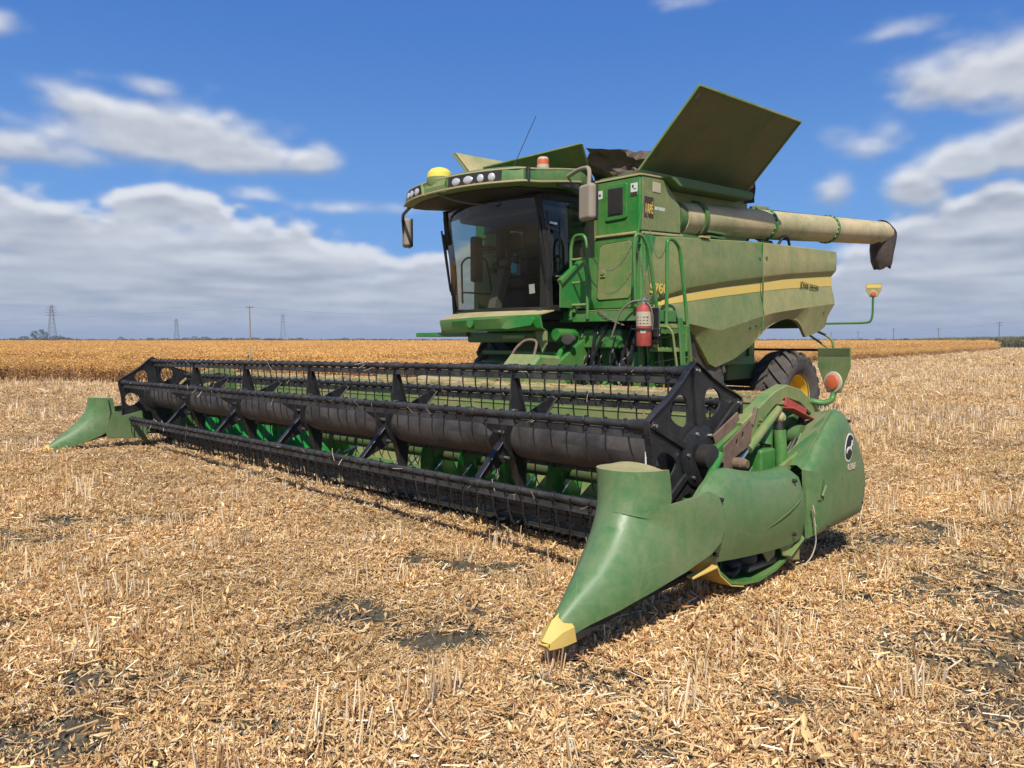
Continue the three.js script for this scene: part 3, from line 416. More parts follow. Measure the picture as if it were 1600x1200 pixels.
// --- crop dividers: lofted nose and tower, outer wing, yellow tip, black runner
for (const sx of [-1, 1]) {
  const X = (x) => sx * x;
  // station rows: inner edge, ridge, outer edge (x, y, z)
  const st = [
    [[4.695, .085, 2.085], [4.750, .185, 2.110], [4.805, .095, 2.085]],
    [[4.650, .125, 1.965], [4.745, .275, 2.000], [4.842, .135, 1.965]],
    [[4.590, .155, 1.830], [4.735, .360, 1.885], [4.880, .170, 1.830]],
    [[4.535, .215, 1.660], [4.725, .465, 1.775], [4.905, .235, 1.680]],
    [[4.495, .285, 1.505], [4.712, .545, 1.700], [4.918, .315, 1.540]],
    [[4.470, .370, 1.405], [4.700, .610, 1.655], [4.915, .400, 1.440]],
    [[4.460, .460, 1.350], [4.690, .670, 1.632], [4.905, .490, 1.385]],
    [[4.455, .570, 1.335], [4.680, .735, 1.622], [4.893, .590, 1.370]],
    [[4.455, .690, 1.345], [4.675, .785, 1.620], [4.884, .700, 1.375]],
    [[4.455, .800, 1.365], [4.670, .815, 1.618], [4.880, .815, 1.390]]];
  const prof = (I, R, O, low) => { const out = []; for (let j = 0; j <= 16; j++) { const u = j / 8 - 1, E = u < 0 ? I : O, a = Math.abs(u), w = 1 - Math.pow(1 - Math.pow(a, 1.9), 1 / 1.9), f = a; const x = R[0] + (E[0] - R[0]) * Math.sin(f * Math.PI / 2) ** .92, k = 1 - Math.cos(f * Math.PI / 2); out.push([X(x), R[1] + (E[1] - R[1]) * k, R[2] + (E[2] - R[2]) * k]); } return out; };
  // below the notch the outer side sweeps back into the wing that overlaps the end shield; above it stands the tower
  const R5 = st[5][1], I5 = st[5][0], lowO = [st[0][2], st[1][2], [4.886, .172, 1.815], [4.922, .225, 1.58], [4.942, .275, 1.32], [4.953, .330, 1.10]];
  const low = [...lowO.map((O, i) => prof(st[i][0], st[i][1], O)), ...[[4.958, .380, 1.01], [4.966, .480, .975], [4.962, .570, .995], [4.955, .640, 1.04], [4.945, .668, 1.10]].map((O) => prof(I5, R5, O))];
  const tower = [[I5, R5, [4.880, .540, 1.42]], [st[6][0], st[6][1], [4.890, .625, 1.39]], [st[7][0], st[7][1], [4.889, .665, 1.38]], [st[8][0], st[8][1], [4.885, .720, 1.378]], st[9]].map(([I, R, O]) => prof(I, R, O)), top = tower[4];
  const cap = top.map((p, j) => { const q = top[16 - j]; return [(p[0] + q[0]) / 2 * .15 + p[0] * .85, p[1] - .004 + .026 * Math.pow(Math.sin(j / 16 * Math.PI), 2), lerp(p[2], 1.40, .93)]; });
  const dv = mesh('crop_divider', [crease(mergeGeometries([grid(low.slice(0, 6), false, 1), grid(low.slice(5).map((r) => r.slice(8)), false, 1), grid(tower, false, 1)].map((g) => { g.deleteAttribute('uv'); return g; })), .8)], M.plastic, head);
  mesh('tower_cap', [grid([top, cap], false, .4)], M.tan, dv);
  const lip = low.map((r) => r[16]), crs = low[low.length - 1].slice(8);
  mesh('wing_edge', [grid([lip, lip.map((p) => [p[0] - X(.022), p[1], p[2]])], false, .75), grid([crs.slice(2), crs.slice(2).map((p, k) => [p[0] - X(.03 * Math.min(1, k / 3)), p[1] - .004, p[2]])], false, .75)], M.plasticT, dv);
  mesh('inner_wall', [plateX([[1.46, .36], [1.42, .60], [1.32, .605], [1.24, .545], [.98, .60], [.90, .30], [.95, .20], [1.45, .24]], X(4.452), X(4.468), .004)], M.plastic, dv);
  mesh('yellow_tip', [grid([[[X(4.718), .085, 2.195], [X(4.75), .092, 2.212], [X(4.785), .085, 2.195], [X(4.785), .055, 2.195], [X(4.715), .055, 2.195]], [[X(4.690), .125, 2.135], [X(4.75), .178, 2.140], [X(4.812), .13, 2.135], [X(4.812), .06, 2.135], [X(4.690), .06, 2.135]], [[X(4.682), .135, 2.065], [X(4.75), .208, 2.072], [X(4.822), .142, 2.065], [X(4.822), .068, 2.05], [X(4.682), .068, 2.05]]], true, .5), plateX([[2.195, .055], [2.195, .085], [2.208, .074]], X(4.72), X(4.78), 0)], M.yellowP, dv);
  mesh('runner', [bar([X(4.80), .082, 2.06], [X(4.87), .24, 1.42], .035, .045), bar([X(4.87), .24, 1.42], [X(4.80), .30, 1.05], .035, .045), bar([X(4.70), .075, 2.06], [X(4.62), .10, .55], .05, .03)], M.dark, dv);
  if (sx < 0) mesh('slot_trim', [bar([X(4.47), .775, 1.42], [X(4.465), .60, 1.395], .006, .05, [1, 0, 0]), bar([X(4.465), .60, 1.395], [X(4.49), .30, 1.45], .006, .045, [1, 0, 0])], M.dark, dv);
  mesh('skid_strip', [bar([X(4.91), .235, 1.00], [X(4.88), .205, 1.20], .05, .016)], M.yellowP, dv);
}
// --- near and far end shields
for (const sx of [-1, 1]) {
  const X = (x) => sx * x;
  // front shield: swells outward between top and bottom edge; columns run rearwards
  const topE = [[1.08, .575], [.98, .665], [.86, .745], [.74, .745], [.60, .715], [.42, .685], [.24, .675], [.06, .682], [.0, .655]], botE = [[1.10, .265], [1.0, .245], [.88, .235], [.74, .222], [.60, .212], [.42, .200], [.24, .192], [.06, .190], [-.05, .200]];
  const rows = []; for (let k = 0; k <= 10; k++) { const t = k / 10; rows.push(topE.map((a, i) => { const b = botE[i], u = i / 8; const bulge = .075 * Math.sin(Math.PI * Math.min(1, .12 + t * .80)) + .025 * t; const tuck = t < .1 ? -.05 * (1 - t / .1) : 0; return [X(4.84 + bulge * (.8 + .3 * Math.sin(Math.PI * u)) + tuck + .02 * u), lerp(a[1], b[1], t), lerp(a[0], b[0], t)]; })); }
  const fs = mesh('front_end_shield', shell(rows, [X(-.025), 0, 0], .7), M.plastic, head);
  mesh('moulded_ridge', [spline([[X(4.945), .36, .50], [X(4.955), .41, .30], [X(4.945), .47, .08], [X(4.935), .52, -.01]], (t) => .0045 * Math.sin(Math.PI * clamp(t, .05, .95)), 16, 6)], M.plastic, fs);
  // rear shield: broad outer face, bevelled top that leans inwards
  const out = [[-.03, .655], [-.18, .775], [-.33, .90], [-.47, 1.0], [-.60, .99], [-.71, .885], [-.82, .775], [-.92, .62], [-.96, .48], [-.94, .36], [-.89, .245], [-.62, .222], [-.35, .205], [-.09, .195], [-.055, .42]];
  const cz = -.45, cy = .55, ring = (k, x) => out.map(([z, y]) => [X(x), cy + (y - cy) * k, cz + (z - cz) * k]);
  const fan = ring(.02, 4.985).map((p) => p);
  const rs = mesh('rear_end_shield', [grid([ring(1, 4.905), ring(.985, 4.925), ring(.90, 4.955), ring(.72, 4.972), ring(.4, 4.982), fan], true, .55),
    // bevel: from the outline of the top edge inwards
    grid([[[-.03, .655], [-.18, .775], [-.33, .90], [-.47, 1.0], [-.60, .99]].map(([z, y]) => [X(4.906), y, z]), [[-.05, .672], [-.22, .80], [-.38, .92], [-.51, 1.005], [-.62, 1.0]].map(([z, y]) => [X(4.86), y + .006, z]), [[-.08, .655], [-.27, .78], [-.45, .90], [-.60, .965], [-.68, .96]].map(([z, y]) => [X(4.70), y, z])], false, .7),
    grid([[[-.60, .99], [-.71, .885], [-.82, .775], [-.92, .62], [-.96, .48], [-.94, .36], [-.89, .245]].map(([z, y]) => [X(4.906), y, z]), [[-.66, .985], [-.75, .885], [-.86, .775], [-.95, .62], [-.99, .48], [-.97, .36], [-.91, .245]].map(([z, y]) => [X(4.80), y, z])], false, .7)], M.plastic, head);
  mesh('shield_bevel', [grid([[[-.05, .662], [-.20, .782], [-.35, .905], [-.49, 1.002]].map(([z, y]) => [X(4.895), y + .012, z]), [[-.10, .662], [-.28, .788], [-.455, .905], [-.60, .972]].map(([z, y]) => [X(4.70), y + .006, z])], false, .9)], M.plasticT, rs);
  mesh('side_crease', [spline([[X(4.965), .34, -.15], [X(4.972), .40, -.40], [X(4.965), .46, -.65], [X(4.955), .56, -.80], [X(4.95), .62, -.83]], (t) => .005 * Math.sin(Math.PI * clamp(t, .05, .95)), 20, 6)], M.plastic, rs);
  mesh('shield_bolt', [[.10, .60], [.10, .26], [.95, .60], [1.0, .30]].map(([z, y]) => at(lathe([[0, -.02], [.013, -.02], [.011, .006], [0, .008]], 'x', 8), X(z > .5 ? 4.925 : 4.93), y, z)), M.dark, fs);
  mesh('shield_bolt', [[-.85, .33], [-.30, .25], [-.62, .93]].map(([z, y]) => at(lathe([[0, -.02], [.013, -.02], [.011, .006], [0, .008]], 'x', 8), X(4.955), y, z)), M.dark, rs);
  const lt = mesh('latch_pocket', [plateX([[-.13, .45], [-.16, .57], [-.215, .61], [-.245, .58], [-.22, .49], [-.17, .435]], X(4.962), X(4.976), .003)], M.darkG, rs);
  mesh('latch', [bar([X(4.985), .47, -.165], [X(4.985), .535, -.215], .014, .03)], M.plasticT, lt);
  if (sx > 0) {
    // emblem: a dark oval badge with a pale rim and a leaping animal
    const bc = [-.565, .755], ca = Math.cos(.30), sa = Math.sin(.30), Rt = ([a, b]) => [bc[0] + a * ca - b * sa, bc[1] + a * sa + b * ca];
    const ov = (s) => { const o = []; for (let i = 0; i < 28; i++) { const t = i / 28 * 6.2832, c = Math.cos(t), q = Math.sin(t); o.push(Rt([.062 * s * Math.sign(c) * Math.abs(c) ** .75, .098 * s * Math.sign(q) * Math.abs(q) ** .75])); } return o; };
    const bg = mesh('emblem', [plateX(ov(1), 4.9785, 4.983, .001)], M.white, rs);
    mesh('badge_field', [plateX(ov(.88), 4.982, 4.985, .001)], M.dark, bg);
    const deer = [[-.045, -.030], [-.030, -.006], [-.012, .004], [.010, .006], [.020, .026], [.016, .052], [.024, .044], [.028, .060], [.034, .040], [.044, .030], [.032, .022], [.030, .004], [.040, -.018], [.030, -.016], [.018, -.006], [-.004, -.012], [-.022, -.024], [-.034, -.052]];
    mesh('badge_animal', [plateX(deer.map(([a, b]) => Rt([-a, b])), 4.9845, 4.9875, .0005)], M.white, bg);
    const tg = text('630F', .042); tg.translate(-tg.boundingBox.max.x / 2, 0, 0); tg.rotateY(Math.PI / 2); tg.rotateX(.02); tg.translate(4.984, .60, -.60); mesh('lettering', [tg], M.cream, rs);
    mesh('seam_twine', [spline([[4.965, .40, -.06], [4.972, .34, -.075], [4.975, .26, -.085], [4.97, .17, -.10], [4.96, .09, -.06], [4.95, .05, .02]], .004, 20, 5), spline([[4.97, .43, -.055], [4.98, .38, -.06], [4.965, .33, -.08], [4.98, .29, -.08]], .004, 14, 5)], M.cream, rs);
  }
  // skid shoe under the end, with the knife drive above it
  const shoe = [[.92, .22], [.86, .12], [.74, .035], [.60, .0], [.42, -.02], [.20, .005], [.02, .06], [-.10, .12]];
  const sh = mesh('skid_shoe', shell([shoe.map(([z, y]) => [X(4.86), y + .03, z]), shoe.map(([z, y]) => [X(4.60), y + .03, z])], [0, .018, 0], .8), M.green, head);
  mesh('shoe_nose', shell([shoe.slice(0, 4).map(([z, y]) => [X(4.865), y + .026, z + .004]), shoe.slice(0, 4).map(([z, y]) => [X(4.595), y + .026, z + .004])], [0, -.006, .004], .8), M.yellowP, sh);
  mesh('knife_drive', [ball(X(4.76), .14, .42, .075, .8, 1, 1.2), ball(X(4.74), .11, .52, .055), rod([X(4.76), .10, .42], [X(4.76), .24, .42], .05), bb(X(4.66), X(4.84), .07, .12, .15, .5, .02), pipe([[X(4.76), .12, .5], [X(4.8), .08, .58], [X(4.72), .08, .66], [X(4.66), .14, .6]], .016)], M.blackP, sh);
  mesh('shoe_bracket', [plateX([[.18, .20], [.02, .20], [-.08, .12], [-.08, .05], [.02, .07], [.14, .12]], X(4.86), X(4.872), .003), plateX([[.40, .22], [.20, .22], [.22, .13], [.30, .11]], X(4.84), X(4.855), .003)], M.greenD, sh);
  mesh('rear_rail', [bar([X(4.86), .20, -.12], [X(4.88), .12, .12], .015, .07, [1, 0, 0])], M.greenD, sh);
  // --- reel arm: bent box beam, inner slide, bracket, cylinders
  const ax = X(4.66), bm = [[-.92, .84], [-.62, 1.00], [-.42, 1.105], [-.22, 1.145], [-.05, 1.105], [.36, .925]], up = .046;
  const poly = [...bm.map(([z, y]) => [z, y + up]), ...[...bm].reverse().map(([z, y]) => [z + (z > -.2 ? -.02 : .02), y - up])];
  const ra = mesh('reel_arm', [plateX(poly, ax - .045, ax + .045, .008), bb(ax - .06, ax + .06, .80, .90, -.98, -.86, .01)], M.greenD, head);
  mesh('slide_tube', [bar([ax, .925, .34], [ax - X(.0), .795, .66], .062, .075, [1, 0, 0]), rod([ax + X(.05), .80, .62], [ax + X(.10), .55, .95], .026)], M.green, ra);
  mesh('slide_bracket', [plateX([[.30, .99], [.60, .845], [.60, .72], [.56, .60], [.52, .62], [.47, .77], [.28, .83], [.27, .95]], ax + X(.05), ax + X(.062), .002, [circ(.45, .86, .014, 10, .022), circ(.38, .90, .014, 10, .022)]), bar([ax, .985, .32], [ax, .86, .60], .12, .014, [1, 0, 0]), bar([ax + X(.05), .95, .26], [ax + X(.05), 1.06, .20], .03, .02)], M.rust, ra);
  mesh('bracket_bolt', [at(lathe([[0, -.05], [.034, -.05], [.038, .02], [.024, .06], [0, .06]], 'x', 12), ax + X(.09), .735, .475), at(lathe([[0, -.02], [.02, -.02], [.02, .02], [0, .02]], 'x', 8), ax + X(.06), .775, .64)], M.rust, ra);
  mesh('position_lever', [bar([ax - X(.09), .95, .40], [ax - X(.09), 1.06, .27], .02, .035)], M.tan, ra);
  mesh('stay_tube', [rod([ax + X(.03), 1.03, -.12], [ax + X(.05), .80, .30], .032)], M.greenD, ra);
  mesh('stay_rod', [rod([ax + X(.05), .80, .30], [ax + X(.055), .745, .40], .015)], M.chrome, ra);
  const cy2 = mesh('lift_cylinder', [rod([ax + X(.06), .64, -.12], [ax + X(.04), .89, -.13], .042, .042, 16), rod([ax + X(.06), .62, -.12], [ax + X(.06), .65, -.12], .05, .05, 16)], M.green, ra);
  mesh('cylinder_rod', [rod([ax + X(.04), .89, -.13], [ax + X(.02), 1.03, -.15], .025)], M.dark, cy2);
  mesh('cylinder_eye', [ball(ax + X(.03), .975, -.14, .042), rod([ax - .05, .975, -.14], [ax + .07, .975, -.14], .02)], M.tan, cy2);
  const lk = mesh('lock_bracket', [bar([ax + X(.075), 1.04, -.17], [ax + X(.085), .945, -.46], .012, .085, [1, 0, 0]), bar([ax + X(.05), 1.08, -.18], [ax + X(.06), .985, -.46], .06, .012, [1, 0, 0])], M.red, ra);
  mesh('lock_label', [bar([ax + X(.083), 1.0, -.315], [ax + X(.085), .985, -.355], .004, .045, [1, 0, 0])], M.cream, lk);
  mesh('hose', [spline([[ax + X(.06), .68, -.16], [ax + X(.08), .85, -.30], [ax + X(.03), .95, -.45], [ax, .88, -.6]], .014), spline([[ax + X(.10), .70, -.2], [ax + X(.12), .8, -.36], [ax + X(.05), .86, -.5], [ax, .8, -.62]], .012), spline([[ax - X(.06), .80, .62], [ax - X(.1), .98, .45], [ax - X(.05), 1.0, .30], [ax, .98, .2]], .010), spline([[ax - X(.08), .75, .66], [ax - X(.12), .90, .5], [ax - X(.06), .95, .3]], .008)], M.hose, ra);
  mesh('drive_box', [rod([ax - X(.02), .80, -.02], [ax - X(.02), .92, -.05], .06, .05, 14), bb(ax - .07, ax + .06, .5, .78, -.05, .14, .02), plateX([[.16, .86], [.02, .86], [-.02, .45], [.10, .40]], ax - X(.06), ax - X(.045), .004), bb(ax - .03, ax + .12, .58, .63, -.45, .05, .01)], M.green, ra);
  mesh('end_frame', [bar([ax + X(.13), .62, .10], [ax + X(.16), .80, -.42], .07, .025, [1, 0, 0]), bar([ax + X(.02), .70, -.3], [ax + X(.14), .80, -.45], .03, .06), bb(ax - .08, ax + .1, .30, .42, -.5, .5, .01), plateX([[-.15, .68], [-.30, .86], [-.36, .84], [-.30, .66]], ax + X(.10), ax + X(.11), .002)], M.greenD, ra);
  mesh('drive_pulleys', [bb(ax - .1, ax + .11, .32, .60, -.40, .42, .03), rod([ax + X(.02), .84, -.34], [ax + X(.1), .84, -.34], .07, .07, 14), rod([ax + X(.02), .75, -.48], [ax + X(.1), .75, -.48], .09, .09, 14), bb(ax - .05, ax + .10, .60, .74, -.6, -.3, .02)], M.darkG, ra);
  mesh('belt_guard', [plateX([[.52, .70], [.42, .80], [.26, .78], [.14, .56], [.30, .36], [.48, .40]], ax - X(.06), ax - X(.05), .004)], M.darkG, ra);
  if (sx > 0) {
    const mk = mesh('marker_arm', [pipe([[4.68, 1.055, -.52], [4.70, 1.06, -.60], [4.76, 1.045, -.62], [4.79, 1.06, -.74], [4.79, 1.20, -.745]], .021, .07, 10)], M.green, head);
    const pg = [[-.14, .30], [-.14, .17], [-.055, -.02], [.055, -.02], [.14, .17], [.14, .30]];
    const rot = -.62, put = (g) => g.rotateY(rot + .35).translate(4.79, 1.135, -.745);
    mesh('marker_plate', [put(plateZ(pg, -.006, .006, .002))], M.panel, mk); mesh('marker_band', [put(plateZ([[-.135, .245], [.135, .245], [.135, .295], [-.135, .295]], .0065, .009, 0))], M.lid, mk);
    mesh('marker_lamp_housing', [put(at(lathe([[0, 0], [.078, 0], [.074, .010], [.06, .014], [0, .014]], 'z', 24), .0, .055, .006))], M.cream, mk);
    mesh('marker_lamp', [put(at(lathe([[0, 0], [.058, 0], [.052, .012], [.03, .018], [0, .020]], 'z', 24), .0, .055, .019))], M.orange, mk);
  }
}
// ---------------------------------------------------------------- the combine
const cmb = group('combine_harvester', scene); ud(cmb, 'dusty green combine harvester with open grain tank lids and unloading auger', 'combine harvester');
// --- wheels
M.chainM = dusty([.16, .15, .12], [.30, .26, .17], .5, 139, { rough: .5, metres: .4, metal: .3 });
function wheel(name, x, y, z, R, W, rimR, lugs, sx, parent) {
  const w = group(name, parent, [x, y, z]); const h = W / 2, side = R * .06;
  const prof = [[rimR, -h * .72], [rimR + (R - rimR) * .25, -h * .95], [rimR + (R - rimR) * .62, -h * 1.02], [R - side * 1.5, -h * .93], [R - side * .55, -h * .72], [R - side * .15, -h * .35], [R - side * .05, 0], [R - side * .15, h * .35], [R - side * .55, h * .72], [R - side * 1.5, h * .93], [rimR + (R - rimR) * .62, h * 1.02], [rimR + (R - rimR) * .25, h * .95], [rimR, h * .72]];
  const list = [lathe(prof, 'x', 64)], rad = (u) => R - side * (.05 + .5 * Math.pow(Math.abs(u) / .72, 2)) - (Math.abs(u) > .8 ? (Math.abs(u) - .8) * R * .34 : 0);
  for (let i = 0; i < lugs; i++) for (const s of [-1, 1]) {
    const t0 = (i + (s > 0 ? .5 : 0)) / lugs * 2 * Math.PI, rows = [];
    for (const u of [-.04, .2, .45, .7, .9, 1.03]) { const th = t0 + u * .30 * (.62 / R) * 1.3, r0 = rad(u) - .012, r1 = r0 + (u > .95 ? .034 : .072) * R / .8, hw = (.036 + .014 * u) / R;
      const q = (r, d) => [s * u * h, r * Math.cos(th + d), r * Math.sin(th + d)]; rows.push([q(r0, -hw * 1.25), q(r1, -hw), q(r1, hw), q(r0, hw * 1.25)]); }
    list.push(grid(rows, false, .5), grid([rows[5].slice(0, 2), [rows[5][3], rows[5][2]]], false, .5), grid([rows[0].slice(0, 2), [rows[0][3], rows[0][2]]], false, .5));
  }
  mesh('tyre', list, M.tyre, w);
  const o = sx * h, rp = [[rimR * 1.05, o * .80], [rimR * 1.04, o * .74], [rimR * .97, o * .70], [rimR * .93, o * .40], [rimR * .90, o * .05], [rimR * .55, o * .0], [rimR * .50, o * .12], [rimR * .30, o * .14], [0, o * .14]];
  mesh('rim', [lathe(rp, 'x', 48), lathe([[rimR * 1.05, -o * .8], [rimR * .9, -o * .5], [rimR * .9, o * .05]], 'x', 40)], M.yellow, w);
  mesh('hub', [lathe([[rimR * .26, o * .1], [rimR * .26, o * .30], [rimR * .15, o * .36], [0, o * .36]], 'x', 20), ...Array.from({ length: 10 }, (_, i) => at(lathe([[0, o * .1], [.018, o * .1], [.018, o * .22], [0, o * .22]], 'x', 6), 0, rimR * .4 * Math.cos(i * .628), rimR * .4 * Math.sin(i * .628)))], M.yellow, w);
}
for (const sx of [-1, 1]) wheel('front_wheel', sx * 1.27, .95, -3.70, .97, .62, .41, 22, sx, cmb);
for (const sx of [-1, 1]) wheel('rear_wheel', sx * 1.28, .665, -6.86, .68, .56, .35, 19, sx, cmb);
mesh('front_axle', [bb(-1.05, 1.05, .80, 1.1, -3.92, -3.56, .04), bb(.6, .86, .62, 1.35, -3.95, -3.5, .05), bb(-.86, -.6, .62, 1.35, -3.95, -3.5, .05)], M.darkG, cmb);
mesh('rear_axle', [bb(-1.1, 1.1, .58, .78, -6.95, -6.75, .03), rod([1.0, .5, -6.85], [1.0, .95, -6.85], .09), rod([-1.0, .5, -6.85], [-1.0, .95, -6.85], .09)], M.darkG, cmb);
// --- hull between the side panels
mesh('hull', [bb(-.82, .82, 1.15, 2.0, -5.9, -2.95, .03), bb(-1.28, 1.28, 1.98, 2.75, -5.91, -2.95, .03), bb(-1.28, 1.28, 1.2, 1.99, -5.9, -4.80, .03), bb(-1.28, 1.28, 1.98, 2.75, -7.5, -5.9, .03), bb(-.78, .78, .80, 1.2, -5.7, -3.0, .05), plateX([[-7.5, 2.7], [-8.15, 2.45], [-8.2, 1.9], [-7.6, 1.75], [-7.4, 1.98]], -1.2, 1.2, .02)], M.darkG, cmb);
mesh('hull_frame', [bb(1.285, 1.33, 1.2, 1.32, -5.8, -4.8, .01), bb(1.285, 1.32, 1.2, 1.9, -5.0, -4.92, .01), bb(1.285, 1.32, 1.2, 1.9, -5.75, -5.66, .01), bar([1.30, 1.25, -4.9], [1.30, 1.85, -5.7], .03, .08), bb(.7, 1.0, .95, 1.2, -6.9, -5.6, .03), bb(-1.0, -.7, .95, 1.2, -6.9, -5.6, .03), rod([1.2, 1.45, -5.35], [1.34, 1.45, -5.35], .18, .18, 18)], M.darkG, cmb);
mesh('engine_deck', [bb(-1.5, 1.5, 2.78, 2.86, -7.62, -5.3, .02), bb(-1.1, 1.1, 2.86, 3.02, -7.5, -5.45, .04)], M.darkG, cmb);
mesh('deck_fittings', [...Array.from({ length: 9 }, (_, i) => bb(1.15 + (i % 3) * .07, 1.32 + (i % 2) * .08, 2.86, 2.96 + (i % 3) * .04, -4.35 - i * .36, -4.2 - i * .36, .015)), pipe([[1.3, 2.9, -5.5], [1.32, 3.06, -5.6], [1.3, 3.06, -5.95], [1.3, 2.9, -6.05]], .018), pipe([[1.42, 2.9, -5.6], [1.42, 3.0, -5.7], [1.42, 3.0, -6.1], [1.42, 2.9, -6.2]], .014)], M.dark, cmb);
mesh('hydraulic_hose', [pipe([[1.44, 2.95, -6.2], [1.46, 3.12, -6.35], [1.46, 3.12, -6.5], [1.44, 2.95, -6.6]], .02), pipe([[1.38, 2.95, -6.3], [1.40, 3.10, -6.42], [1.40, 3.10, -6.62], [1.38, 2.95, -6.75]], .02)], M.hose, cmb);
// --- side panels: columns run rearwards; upper sheet, groove, stripe, flank, skirt
for (const sx of [-1, 1]) {
  const top = [[-2.80, 2.80], [-3.4, 2.825], [-5.41, 2.935], [-7.76, 2.995]], band = [[-2.80, 1.955], [-2.95, 2.02], [-3.077, 2.08], [-3.48, 2.19], [-4.4, 2.325], [-5.36, 2.439], [-6.10, 2.525], [-7.68, 2.665]];
  const s1 = [[-2.80, 1.945], [-2.95, 1.985], [-3.077, 2.023], [-3.48, 2.12], [-4.4, 2.245], [-5.36, 2.347], [-6.1, 2.447], [-7.6, 2.563]], s2 = [[-2.80, 1.940], [-2.95, 1.957], [-3.08, 1.974], [-3.48, 2.026], [-4.4, 2.135], [-5.36, 2.238], [-6.1, 2.312], [-7.6, 2.421]];
  const cr = [[-2.80, 1.90], [-3.16, 1.80], [-4.24, 1.674], [-5.55, 1.93], [-6.4, 2.02], [-7.6, 2.136]], bot = [[-2.80, 1.875], [-3.0, 1.86], [-3.19, 1.829], [-3.31, 1.815], [-3.56, 1.741], [-3.76, 1.621], [-3.96, 1.424], [-4.12, 1.246], [-4.29, 1.192], [-4.76, 1.299], [-5.27, 1.507], [-5.43, 1.616], [-5.64, 1.728], [-5.85, 1.80], [-6.03, 1.845], [-6.27, 1.878], [-6.45, 1.86], [-6.575, 1.826], [-6.70, 1.735], [-6.77, 1.667], [-6.836, 1.602], [-7.1, 1.65], [-7.35, 1.71], [-7.50, 1.78], [-7.62, 2.10]];
  const zs0 = [-2.80, -2.95, -3.08, -3.19, -3.31, -3.56, -3.76, -3.96, -4.12, -4.29, -4.52, -4.76, -5.0, -5.2, -5.375], zs1 = [-5.395, -5.43, -5.64, -5.85, -6.03, -6.27, -6.45, -6.575, -6.70, -6.77, -6.836, -7.1, -7.35, -7.50, -7.62];
  const xf = (z) => lerp(1.52, 1.64, sst(-2.8, -3.5, z));                         // the nose of the panel curves in to the cab side
  const sets = [[zs0, M.panel, 'front'], [zs1, M.panelR, 'rear']];
  const tb = (t, z) => pw(t.map(([a, b]) => [-a, b]), -z);
  for (const [zs, mat, w] of sets) {
    const P = (f, off, rz = 0) => zs.map((z, i) => [sx * (xf(z) + off), f(z), z - rz * (w === 'rear' && i === zs.length - 1 ? 1 : 0)]);
    const mid = (a, b, t) => (z) => lerp(a(z), b(z), t), T = (z) => tb(top, z), B = (z) => tb(band, z), S1 = (z) => tb(s1, z), S2 = (z) => tb(s2, z), C = (z) => Math.max(tb(cr, z), tb(bot, z) + .004), O = (z) => tb(bot, z);
    const up = mesh('side_panel', [...shell([P((z) => T(z) + .0, -.03, .17), P((z) => T(z) - .015, -.005, .17), P(mid(T, B, .5), .02, .13), P((z) => B(z) + .02, .035, .09), P(B, .028, .08)], [sx * -.04, 0, 0], .5),
      grid([P(B, .028, .08), P((z) => S1(z) + .012, -.015, .02), P(S1, -.012, .02)], false, .5), grid([P(S2, -.008, .02), P(mid(S2, C, .5), .03, .02), P(C, .055, .02)], false, .6)], mat, cmb, w === 'rear' ? 'dust coated rear half of the side panel' : 'front half of the side panel, green under patchy dust');
    mesh('panel_skirt', [...shell([P(C, .055, .02), P(mid(C, O, .6), -.005), P(O, -.03)], [sx * -.05, 0, 0], .7)], w === 'rear' ? M.panelR : M.panel, up);
    mesh('yellow_stripe', shell([P(S1, -.010, .02), P(S2, -.006, .02)], [sx * .003, 0, 0], .7), M.stripe, up);
  }
  mesh('panel_seam', [spline([-.01, .25, .5, .75, 1].map((t) => { const z = -5.385, y = lerp(2.93, 1.70, t); return [sx * (1.655 + (t > .35 ? .02 : 0)), y, z]; }), .009, 12, 5)], M.green, cmb);
  mesh('wheel_arch_lip', [spline(bot.filter(([z]) => z < -5.2 && z > -6.85).map(([z, y]) => [sx * 1.60, y + .012, z]), .020, 40, 6)], M.panelR, cmb);
  mesh('panel_rivet', [[-5.05, 1.72], [-5.22, 1.75]].map(([z, y]) => at(lathe([[0, -.01], [.016, -.01], [.014, .006], [0, .008]], 'x', 10), sx * 1.672, y, z)), M.dark, cmb);
  if (sx > 0) {
    const a = text('JOHN DEERE', .098, fontR); a.scale(.82, 1, 1); a.rotateY(Math.PI / 2); a.rotateX(-.086); a.translate(1.648, 2.35, -6.54); mesh('lettering', [a], M.ink, cmb);
    const b = text('S760', .12, font); b.rotateY(Math.PI / 2); b.translate(1.612, 2.115, -2.82); mesh('model_number', [b], M.stripe, cmb);
    mesh('panel_latch', [[2.70, -5.30], [2.72, -5.48], [2.0, -7.3]].map(([y, z]) => at(lathe([[0, -.01], [.02, -.01], [.018, .008], [0, .010]], 'x', 10), 1.672, y, z)), M.darkG, cmb);
    mesh('panel_handle', [bb(1.60, 1.66, 2.855, 2.88, -4.05, -3.85, .008)], M.tan, cmb);
  }
}
